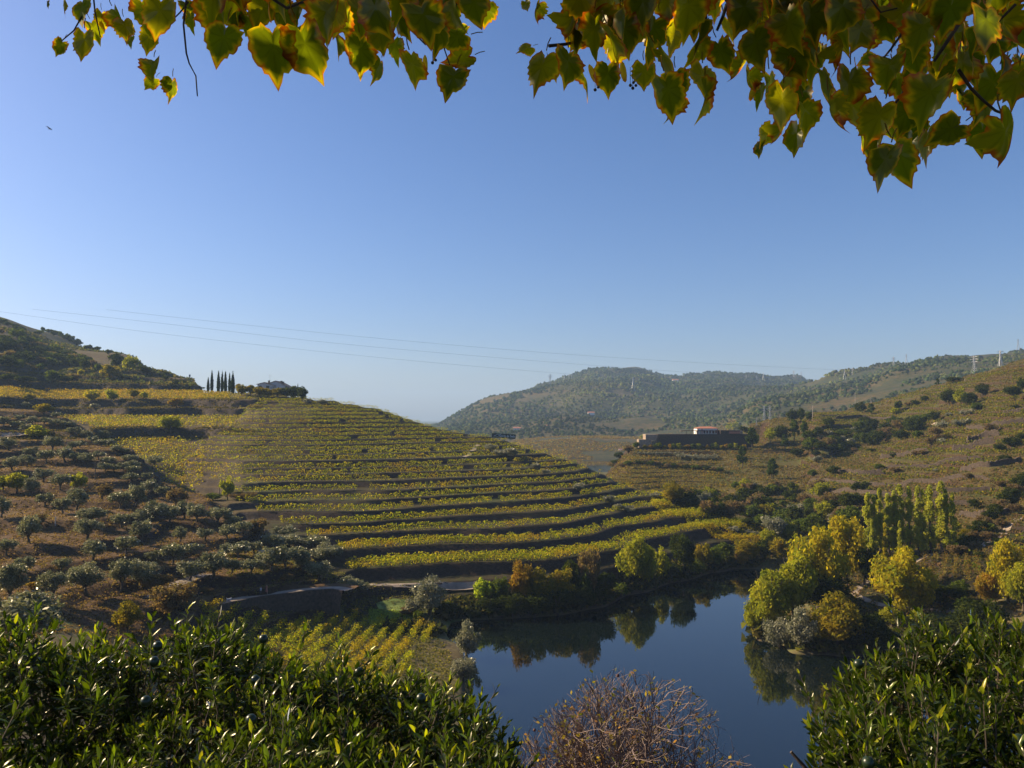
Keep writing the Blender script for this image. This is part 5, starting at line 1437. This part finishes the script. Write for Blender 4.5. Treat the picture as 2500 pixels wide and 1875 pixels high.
def orange_tree(name_lab, sil, xr, ynear, yfar, nshoot, bottom, fruits, trunk, seed, group, flow=(0, 0)):
    """a citrus crown built from upright leafy shoots"""
    rng = np.random.RandomState(seed)
    e = empty('orange_tree', trunk); tag(e, name_lab, 'orange tree', group)
    e0 = np.array(trunk, float)
    Cs, Ds, Us, Ls, col, dep = [], [], [], [], [], []
    stems = MB()
    sx, sy = np.array([s[0] for s in sil], float), np.array([s[1] for s in sil], float)
    for i in range(nshoot):
        px = rng.uniform(*xr); top = np.interp(px, sx, sy)
        t = rng.uniform(0, 1) ** .9
        if i % 5 == 0: t = rng.uniform(0, .06)
        py = top + 108 + t * (bottom - top)
        Yd = yfar + (ynear - yfar) * min(1, t * 1.15) ** .8 + rng.uniform(-.15, .5) * (1 if i % 3 else 2.4)
        cl = float(vnoise(px / 1.0, py * 1.0, 105, seed + 40))
        if cl < -.62 and i % 5: continue
        Yd -= .5 * cl
        base = P(px, py, Yd)
        L = rng.uniform(.14, .34) * (1.25 if i % 5 == 0 else 1)
        L *= 1 + .35 * cl
        axis = unit(np.array([rng.normal() * .33 + flow[0], rng.normal() * .3 - .12 + flow[1], 1.0]))
        tip = base + axis * L
        stems.tube([base - axis * .1, base + axis * L * .5, tip], [.005, .004, .002], 4, cap=False)
        nl = rng.randint(11, 19)
        for j in range(nl):
            f = j / (nl - 1)
            an = j * 2.4 + rng.uniform(-.3, .3)
            side = unit(np.array([math.cos(an), math.sin(an), 0.0]))
            d = unit(side * (1.0 - .55 * f) + axis * (.35 + 1.0 * f) + rng.normal(size=3) * .15)
            Cs.append(base + axis * L * f * .95); Ds.append(d); Us.append(unit(axis + rng.normal(size=3) * .25 - d * .1))
            Ls.append(rng.uniform(.06, .112) * (1.0 - .35 * max(0, f - .75) * 4 * .6))
            young = f > .8 and rng.uniform() < .45
            c = np.array([(.026, .042, .004), (.040, .058, .005), (.020, .034, .004), (.058, .076, .006)][rng.randint(4)])
            if young: c = np.array((.30, .30, .02)) if rng.uniform() < .35 else np.array((.10, .14, .015))
            col.append(c * rng.uniform(.8, 1.2)); dep.append(Yd)
    Cs, Ds, Us, Ls, col = map(np.array, (Cs, Ds, Us, Ls, col))
    base_meshes = [lance(rng, c, f) for c, f in ((.10, .35), (.28, .5), (-.08, .3), (.45, .25))]
    slim_meshes = [lance(rng, c, f, True) for c, f in ((.10, .35), (.28, .5), (-.08, .3), (.45, .25))]
    Rm = frames(Ds, Us)
    n = len(Cs)
    # the leaves that show largest are parts of their own
    px = PX_OF(Cs[:, 0] / Cs[:, 1]); slope = (Cs[:, 2] - CAMZ) / Cs[:, 1]
    vis = (slope > -.43) & (px > 0) & (px < 2500)
    outer = -np.array(dep) + Ls * 12 + (np.abs(np.cross(Rm[:, :, 2], unit(Cs - np.array([0, 0, CAMZ])))).sum(1) * -.3)
    score = np.where(vis, outer + rng.uniform(0, 2.2, n), -99)
    pick = set(np.argsort(-score)[:300].tolist())
    cols8 = {}
    for i in pick:
        kk = (i % 4, 0 if col[i][0] < .03 else (1 if col[i][0] < .075 else (2 if col[i][0] < .2 else 3)))
        if kk not in cols8:
            V, F = base_meshes[kk[0]]
            cc = [(.027, .043, .004), (.052, .070, .005), (.11, .15, .015), (.32, .28, .015)][kk[1]]
            cols8[kk] = mesh('leaf', V, F, M_ORG, np.tile(cc, (len(V), 1)), smooth=True)
        o = obj('leaf', cols8[kk], e)
        q = Vector((1, 0, 0))
        from mathutils import Matrix
        mt = Matrix([list(Rm[i][r_]) for r_ in range(3)])
        o.rotation_euler = mt.to_euler(); o.location = tuple(Cs[i] - e0); o.scale = (Ls[i],) * 3
    rest = np.array([i for i in range(n) if i not in pick])
    VV, FF, CC, off = [], [], [], 0
    for v in range(4):
        idx = rest[rest % 4 == v]
        V, F = slim_meshes[v]
        W = np.einsum('nij,kj->nki', Rm[idx], V) * Ls[idx][:, None, None] + Cs[idx][:, None] - e0
        VV.append(W.reshape(-1, 3)); FF.append((F[None] + (np.arange(len(idx)) * len(V))[:, None, None]).reshape(-1, 4) + off); off += len(idx) * len(V)
        CC.append(np.repeat(col[idx], len(V), 0))
    o = obj('foliage', mesh('foliage', np.concatenate(VV), np.concatenate(FF), M_ORG, np.concatenate(CC), smooth=True), e); o['kind'] = 'stuff'
    sb = stems.mesh('twigs', M_BARK)
    so = obj('twigs', sb, e); so['kind'] = 'stuff'; so.location = tuple(-e0)
    for fx, fy in fruits:
        top = np.interp(fx, sx, sy)
        Yd = yfar + (ynear - yfar) * min(1, max(0, (fy - top) / (bottom - top)) * 1.15) ** .8 - .25
        c = P(fx, fy, Yd)
        MB().ball((0, 0, 0), .034, 14).build('fruit', M_FRUIT, e, c - e0, smooth=True)
    t = MB(); t.tube([(0, 0, -.2), (.03, .02, .8), (0, .05, 1.6)], [.10, .08, .06], 9)
    for a in range(7):
        an = a * .9; t.tube([(0, .05, 1.2 + a * .05), (.5 * math.cos(an), .5 * math.sin(an), 2.0), (1.2 * math.cos(an), .9 * math.sin(an), 2.7)], [.05, .03, .012], 6)
    t.build('trunk', M_BARK, e)
M_FRUIT = plain('green_fruit', (.016, .03, .01), .35, .1, 20)
SIL_L = [(-300,1500),(0,1530),(30,1520),(62,1478),(90,1560),(150,1555),(160,1515),(200,1560),(240,1522),(300,1575),(350,1545),(372,1500),(400,1555),(430,1530),(458,1476),(490,1550),(520,1520),(552,1535),(600,1550),(640,1540),
         (690,1530),(705,1505),(735,1560),(775,1600),(800,1560),(850,1560),(880,1590),(930,1600),(985,1575),(1020,1565),(1060,1600),(1090,1620),(1110,1660),(1150,1690),(1180,1720),(1200,1760),(1230,1800),(1250,1850),(1262,1880)]
gxy = lambda px, Y: (U_OF(px) * Y, Y, gz(U_OF(px) * Y, Y))
orange_tree('dark glossy orange tree at the lower left corner, tips reaching highest at its right', SIL_L, (-160, 520), 4.4, 6.3, 920, 1990, [(385, 1577), (376, 1615), (356, 1712), (613, 1757)], gxy(180, 5.9), 11, 'orange trees in front', (.12, 0))
orange_tree('glossy orange tree low in the middle left, sloping down to the water on its right', [(x, y + 8 + (34 if 600 < x < 1120 else 0)) for x, y in SIL_L], (500, 1262), 4.4, 6.3, 960, 1990, [(876, 1641), (828, 1663), (643, 1560), (1028, 1705), (624, 1660)], gxy(820, 5.9), 12, 'orange trees in front', (.22, -.05))
SIL_R = [(1950,1880),(1990,1860),(2000,1800),(2020,1700),(2045,1770),(2060,1660),(2070,1610),(2100,1590),(2130,1560),(2180,1565),(2205,1600),(2228,1512),(2250,1550),(2290,1510),(2330,1560),(2350,1520),(2400,1530),(2425,1456),(2450,1500),(2500,1500),(2800,1470)]
orange_tree('glossy orange tree filling the lower right corner', SIL_R, (1990, 2640), 4.3, 6.2, 960, 1990, [(2096, 1621), (2488, 1807), (2120, 1862)], gxy(2330, 5.8), 13, 'orange trees in front', (-.12, 0))

# ------------------------------------------------------------------ bare fruit tree above the water
def bare_tree():
    rng = np.random.RandomState(21)
    Yb = 12.0
    root = P(1500, 2060, Yb)
    root[2] = gz(root[0], root[1])
    e = empty('bare_fruit_tree', root); tag(e, 'bare twiggy fruit tree with shrivelled dark fruits in front of the river', 'fruit tree')
    base = P(1500, 2190, Yb)
    twigs, dark, fr, lv = MB(), MB(), [], []
    def sil(px): return np.interp(px, [1260, 1300, 1380, 1440, 1500, 1600, 1680, 1740, 1780, 1850], [1830, 1740, 1690, 1640, 1618, 1640, 1670, 1715, 1800, 1860])
    cen = P(1500, 1960, Yb)
    def inside(p):
        px = PX_OF(p[0] / p[1]); s = (p[2] - CAMZ) / p[1]
        py = 1020 - s * FPX
        return py > sil(px) + rng.uniform(-14, 14)
    def grow(p, d, r, L, depth):
        pts = [p]; seg = 4
        for i in range(seg):
            d = unit(d + rng.normal(size=3) * .16 + np.array([0, 0, .05]))
            q = pts[-1] + d * L / seg
            if depth > 1 and not inside(q): break
            pts.append(q)
        if len(pts) < 2: return
        n = len(pts)
        (dark if depth < 3 else twigs).tube(pts, [r * (1 - .35 * i / n) for i in range(n)], 6 if depth < 2 else 3, cap=False)
        if depth >= 5 and rng.uniform() < .11: fr.append(pts[-1])
        if depth >= 4 and rng.uniform() < .25: lv.append(pts[rng.randint(1, n)])
        if depth >= 6: return
        for k in range([6, 4, 4, 4, 3, 3][depth]):
            q = pts[min(n - 1, 1 + rng.randint(n - 1))] if k else pts[-1]
            a = unit(rng.normal(size=3)); a = unit(a - d * a.dot(d))
            sp_ = rng.uniform(.35, .95)
            grow(q, unit(d + a * sp_), r * rng.uniform(.52, .68), L * rng.uniform(.62, .85), depth + 1)
    for k, (dx, dz) in enumerate([(-.75, .75), (-.35, 1), (-.05, 1), (.25, 1), (.6, .8), (.95, .7), (-1.05, .5)]):
        grow(base + np.array([dx * .15, rng.uniform(-.2, .2), 0]), unit(np.array([dx, rng.normal() * .25, dz])), .045, 1.15, 1)
    t = MB(); t.tube([root - [0, 0, .3], (root + base) / 2 + [.1, 0, 0], base + [0, 0, .1]], [.14, .10, .07], 9)
    t.build('trunk', M_BARK, e, -root)
    a = dark.build('limb', M_DTWIG2, e, -root)
    b_ = twigs.build('twigs', M_TWIG, e, -root); b_['kind'] = 'stuff'
    fm = MB().ball((0, 0, 0), .028, 8).mesh('fruit', M_DRY, True)
    for p in fr[:90]: obj('fruit', fm, e, p - root + [0, 0, -.03])
    lv = np.array(lv)
    V, F, c = leaves(rng, lv + rng.normal(size=lv.shape) * .02, unit(rng.normal(size=lv.shape)), .045, [(.22, .17, .04), (.14, .15, .03), (.26, .14, .06), (.30, .22, .05)])
    o = obj('dry_leaves', mesh('dry_leaves', V - root, F, M_FOL, c), e); o['kind'] = 'stuff'
M_DRY = plain('dry_fruit', (.09, .035, .03), .7, .3, 12)
M_DTWIG2 = plain('limb_bark', (.10, .075, .065), .85, .3, 7, .3)
bare_tree()

# ------------------------------------------------------------------ linden overhead
def linden_leaf(rng, brown, curl, holes=0):
    """heart-shaped toothed leaf, unit length hanging along -z from its stalk, rim dried brown"""
    n = 40
    t = np.linspace(-PI, PI, n, endpoint=False) + 1e-3
    def rad(a):
        # a = 0 at the tip (down), +-pi at the stalk notch
        r = .50 * (1 + .12 * np.cos(a)) + .20 * np.exp(-(a / .24) ** 2) + .07 * np.exp(-((np.abs(a) - 2.3) / .5) ** 2) - .20 * np.exp(-((np.abs(a) - PI) / .30) ** 2)
        return r
    r = rad(t)
    r = r * (1 + .035 * np.where(np.arange(n) % 2, 1, -1)) * (1 + .05 * rng.normal(size=n))
    r[n // 2] *= 1.22; r[n // 2 - 1] *= .93; r[n // 2 + 1] *= .93
    bite = rng.uniform(-2.5, 2.5); r *= 1 - brown * .35 * np.exp(-((t - bite) / .3) ** 2)
    rings = [0, .25, .5, .72, .88, 1.0]
    V, C = [(0, 0, -.45)], []
    g = np.array([(.13, .165, .012), (.09, .13, .010), (.16, .175, .014), (.07, .10, .009)][rng.randint(4)])
    y = np.array((.42, .34, .02)); b_ = np.array((.30, .085, .022)); dk = np.array((.12, .032, .014))
    C.append(g)
    wav = rng.uniform(0, 6.28, 3)
    for q in rings[1:]:
        for k in range(n):
            x, z = math.sin(t[k]) * r[k] * q * .92, -.45 - math.cos(t[k]) * r[k] * q
            yy = curl * x * x * 1.6 - .10 * abs(x) + .05 * q * math.sin(3 * t[k] + wav[0]) + curl * .5 * (z + .45) ** 2 * math.copysign(1, math.sin(wav[1]))
            V.append((x, yy, z))
            m_ = q + brown * .42 * (math.sin(2 * t[k] + wav[1]) * .5 + math.sin(5 * t[k] + wav[2]) * .3 + rng.normal() * .18) + brown * .05
            vein = .8 if (k % 5 == 0 and q < .85) else 1.0
            c = g * vein
            if m_ > .80: c = g + (y - g) * min(1, (m_ - .80) / .12)
            if m_ > .92: c = y + (b_ - y) * min(1, (m_ - .92) / .08)
            if m_ > 1.12: c = b_ + (dk - b_) * min(1, (m_ - 1.12) / .2)
            C.append(c)
    F = []
    for k in range(n):
        F.append([0, 1 + k, 1 + (k + 1) % n])
    for s in range(len(rings) - 2):
        for k in range(n):
            a, b2 = 1 + s * n, 1 + (s + 1) * n
            F.append([a + k, b2 + k, b2 + (k + 1) % n, a + (k + 1) % n])
    base = len(V)
    for i, (px_, pz) in enumerate([(0, 0), (.02, .2), (-.01, .38)]):
        V += [(px_ - .016, .014, pz - .02), (px_ + .016, .014, pz - .02), (px_, -.018, pz - .02)]; C += [np.array((.20, .16, .05))] * 3
    for i in range(2):
        for k in range(3): F.append([base + i * 3 + k, base + i * 3 + (k + 1) % 3, base + (i + 1) * 3 + (k + 1) % 3, base + (i + 1) * 3 + k])
    return mesh('leaf', V, F, M_LIN, np.array(C), smooth=True)

def bract_mesh():
    V, F, C = [], [], []
    for i, (z, w_) in enumerate([(0, .02), (-.15, .10), (-.4, .14), (-.7, .13), (-.92, .08), (-1, .01)]):
        V += [(-w_, .03 * math.sin(i), z), (0, 0, z), (w_, .03, z)]; C += [np.array((.36, .26, .06)) if i < 4 else np.array((.30, .13, .04))] * 3
    for i in range(5):
        a = i * 3; F += [[a, a + 3, a + 4, a + 1], [a + 1, a + 4, a + 5, a + 2]]
    return mesh('bract', V, F, M_LIN, np.array(C), smooth=True)

def linden():
    from mathutils import Matrix
    rng = np.random.RandomState(31)
    root = np.array([4.2, -1.8, 38.2])
    e = empty('linden_tree', root); tag(e, 'linden tree whose yellowing, brown-edged leaves hang down across the top of the view', 'linden tree')
    LM = [linden_leaf(rng, b_, c) for b_, c in ((.25, .2), (.4, .3), (.6, .5), (.3, -.3), (.5, .9), (.9, .7), (.15, .2), (.5, -.5), (.3, .4), (1.1, 1.3))]
    BM = bract_mesh()
    H = [(115,8,18),(155,15,38),(200,22,70),(148,112,44,30),(205,100,78),(230,70,56),(250,45,50),(283,40,66),(305,65,64),(320,100,34),(350,25,84),(390,30,110),(365,90,66),(372,160,66),(370,200,44,30),(420,212,58),(465,45,50),(455,15,46),
      (545,95,110),(668,118,140),(747,112,145),(797,32,110),(820,90,90),(864,35,84),(917,20,130),(880,125,100),(929,80,95),(925,165,66),(964,115,60),(1035,40,130),(1070,75,95),(1008,160,98),(1038,160,58,0,'b'),(1114,90,88,80),(1129,145,78,70),(1105,190,98),(1085,188,50),(1158,10,100),(1190,25,70),
      (612,60,80),(691,35,90),(580,35,84),(640,20,90),(505,40,70),(730,20,90),(770,60,80),(850,75,70),(975,50,80),(520,10,60),(1000,15,80),(890,5,90),(1095,20,70),
      (1399,44,100),(1451,73,100),(1387,80,60),(1322,165,100),(1349,165,55),(1387,153,100),(1422,97,50),(1428,190,88),(1446,180,64,-15,'b'),(1484,182,84),(1522,175,64,-8,'b'),(1572,176,76),(1519,55,105),(1548,70,90),(1504,118,86),(1587,112,95),(1619,140,98,-30),(1645,88,96),(1631,223,114),(1651,200,86),(1645,258,74),(1716,188,95),(1722,235,104),(1707,109,90),
      (1778,70,80),(1681,18,120),(1813,156,80),(1760,126,86),(1842,88,66),(1828,188,66),(1840,220,66,20,'b'),(1860,222,64,30,'s'),(1880,206,86),(1873,326,62,30),(1856,358,46,20,'s'),(1310,20,54,20),(1284,10,34),(1287,118,44,60),
      (1879,12,70),(1982,38,110),(2055,18,130),(1967,103,95),(1938,59,66),(2032,60,96),(2100,73,112),(1982,141,95),(2056,117,95),(1897,94,66),(1923,188,104),(2014,194,104),(2073,205,114),(1953,229,84),(1909,250,112),(1967,273,94),(2026,264,104),(2079,258,104),(2100,235,66),(2094,188,64),(1909,312,76,10,'s'),(1944,329,90),
      (2161,56,88),(2129,94,56),(2170,162,102),(2129,147,64,70),(2217,73,84),(2203,18,76),(2232,132,94),(2252,68,112),(2320,23,120),(2247,153,94),(2308,176,94),(2270,229,140),(2232,191,84),(2370,118,112),(2408,53,130),(2444,141,112),(2335,200,64),(2355,235,54),(2399,250,94),(2482,200,104),(2455,323,134),(2399,323,94),
      (2320,317,98,60),(2144,288,112),(2114,338,84),(2144,334,84,30,'s'),(2161,392,114,20,'s'),(2197,382,122),(2226,350,92,5,'s'),(2261,344,92),(2211,279,94),(2179,309,64),(2235,300,80),(2290,120,100),(2330,80,100),(2150,20,90),(2290,40,90)]
    rnd = []
    for i in range(300 - len(H)):
        seg = [(480, 1160, 60), (1380, 1870, 120), (1880, 2140, 170), (2180, 2520, 230), (1450, 2500, 60)][i % 5]
        x = rng.uniform(seg[0], seg[1]); y_ = rng.uniform(-70, seg[2] * (.6 if i % 5 == 0 else .9))
        rnd.append((x, y_, rng.uniform(70, 115)))
    allL = H + rnd
    nl = 0
    for i, q in enumerate(allL):
        px, py, s = q[:3]; ang = q[3] if len(q) > 3 else rng.uniform(-22, 22); kd = q[4] if len(q) > 4 else ''
        Yd = (.105 * FPX / max(s, 62)) * rng.uniform(.95, 1.12) if s > 40 else 2.9
        Yd = float(np.clip(Yd, 1.7, 3.2)) + (0.25 if i >= len(H) else 0)
        L = .88 * s * Yd / FPX
        r = ray(px, py); c = np.array([r[0] * Yd, Yd, CAMZ + r[2] * Yd])
        a = math.radians(ang)
        down = unit(np.array([-math.sin(a), rng.normal() * .18, -math.cos(a)]))
        if kd == 's':
            nrm = unit(SUN_DIR + unit(-(c - np.array([0, 0, CAMZ]))))
        else:
            yaw = rng.normal() * .65
            nrm = unit(np.array([math.sin(yaw), -math.cos(yaw), rng.normal() * .3]))
        z = -down; y = unit(nrm - z * nrm.dot(z)); x = np.cross(y, z)
        top = c - down * L * .5
        me = BM if kd == 'b' else LM[rng.randint(len(LM))]
        o = obj('bract' if kd == 'b' else 'leaf', me, e)
        o.rotation_euler = Matrix([[x[k], y[k], z[k]] for k in range(3)]).to_euler()
        o.location = tuple(top - root); o.scale = (L,) * 3
    # twigs: pixel polylines at a distance
    tw = [([(455, 0), (448, 60), (455, 130), (462, 155), (478, 185), (482, 235)], 2.6, .0035), ([(200, 40), (180, 75), (150, 100)], 2.7, .003), ([(228, -10), (232, 30), (245, 90)], 2.7, .003), ([(460, 5), (440, 30), (420, 50)], 2.6, .003),
          ([(1340, 112), (1380, 108), (1440, 95), (1500, 60), (1560, 20), (1600, -40)], 2.3, .005), ([(1722, -30), (1724, 60), (1720, 110)], 2.2, .005), ([(1775, 10), (1765, 40), (1750, 75)], 2.2, .006), ([(1760, -20), (1790, 30), (1830, 55), (1880, 65), (1920, 72)], 2.3, .004),
          ([(2225, 40), (2200, 85), (2175, 120), (2158, 140)], 2.1, .004), ([(2225, 200), (2195, 240), (2175, 268)], 2.1, .004), ([(2370, 0), (2340, 60), (2300, 120), (2280, 150)], 2.0, .006), ([(2340, 170), (2370, 215), (2400, 245), (2430, 270), (2470, 285)], 2.0, .005), ([(2480, 10), (2450, 40), (2430, 60)], 2.1, .004),
          ([(2120, -10), (2150, 30), (2190, 20)], 2.2, .003), ([(1120, -10), (1100, 60), (1085, 120), (1100, 165)], 2.3, .003), ([(640, -20), (700, 20), (780, -10)], 2.2, .005), ([(960, -20), (1000, 70), (1040, 110)], 2.2, .003)]
    for pl, Yd, r_ in tw:
        pts = [P(a, b_, Yd + .02 * k) - root for k, (a, b_) in enumerate(pl)]
        MB().tube(pts, [r_ * (1 - .5 * k / len(pts)) for k in range(len(pts))], 6).build('twig', M_DTWIG, e)
    # little hanging fruit clusters
    for px, py in [(870, 132), (1056, 150), (1030, 187), (1103, 200), (1453, 216), (1539, 205), (1545, 212), (1850, 65), (1862, 70), (2060, 290)]:
        c = P(px, py, 2.3) - root
        m_ = MB(); m_.tube([c + [0, 0, .05], c], .0008, 3); m_.ball(c - [0, 0, .004], .005, 8); m_.ball(c + [.009, 0, .004], .0045, 8)
        m_.build('fruit', M_DTWIG, e)
    # trunk and limbs out of the frame, and the shading crown above
    t = MB(); t.tube([(0, 0, -.3), (.05, .1, 1.6), (-.1, .3, 3.2), (-.5, .8, 5.2)], [.26, .2, .17, .12], 12); t.build('trunk', M_BARK, e)
    for pts in ([(0, .3, 2.9), (-1.5, 2.0, 3.9), (-3.0, 3.6, 4.0), (-5.4, 4.3, 3.75)], [(0, .3, 2.9), (-.6, 2.2, 3.7), (-1.4, 3.9, 3.75), (-2.6, 4.3, 3.55)], [(0, .3, 3.0), (.0, 2.4, 3.7), (-.4, 4.0, 3.6)], [(-.3, .6, 4.4), (-2, 2.4, 5.6), (-4, 4.5, 6.2)]):
        MB().tube(pts, [.08, .05, .03, .012][:len(pts)], 8).build('limb', M_BARK, e)
    nf = 22000
    C = np.column_stack([rng.uniform(-6.5, 3.2, nf), rng.uniform(1.2, 6.2, nf), rng.uniform(0, 1, nf)])
    zmin = CAMZ + np.where(C[:, 0] / C[:, 1] > .24, slope_of(45), slope_of(-70)) * C[:, 1] + .12
    C[:, 2] = zmin + C[:, 2] * 1.5
    keep = fnoise(C[:, 0] * 3 + C[:, 2], C[:, 1] * 3 + C[:, 2] * 3, 1.5, 88, 2) > np.where(C[:, 0] < -.2, .12, .02)
    C = C[keep]
    V, F, c = leaves(rng, C, unit(rng.normal(size=C.shape) + [0, 0, .6]), .095, [(.13, .17, .014), (.17, .20, .02), (.30, .22, .03), (.10, .13, .012)])
    o = obj('foliage', mesh('foliage', V - root, F, M_LIN, c), e); o['kind'] = 'stuff'
linden()

# ------------------------------------------------------------------ the air
def haze():
    m_, nt, out = new_mat('haze')
    v = N(nt, 'ShaderNodeVolumePrincipled', Density=.00013, Anisotropy=.1)
    v.inputs['Color'].default_value = (.47, .69, 1.0, 1)
    nt.links.new(v.outputs[0], out.inputs['Volume'])
    x0, x1, y0, y1, z0, z1 = -9100, 9100, -3100, 9100, -6, 330
    V = [(x0, y0, z0), (x1, y0, z0), (x1, y1, z0), (x0, y1, z0), (x0, y0, z1), (x1, y0, z1), (x1, y1, z1), (x0, y1, z1)]
    o = obj('haze', mesh('haze', V, [[3, 2, 1, 0], [4, 5, 6, 7], [0, 1, 5, 4], [1, 2, 6, 5], [2, 3, 7, 6], [3, 0, 4, 7]], m_))
    o['kind'] = 'stuff'
haze()
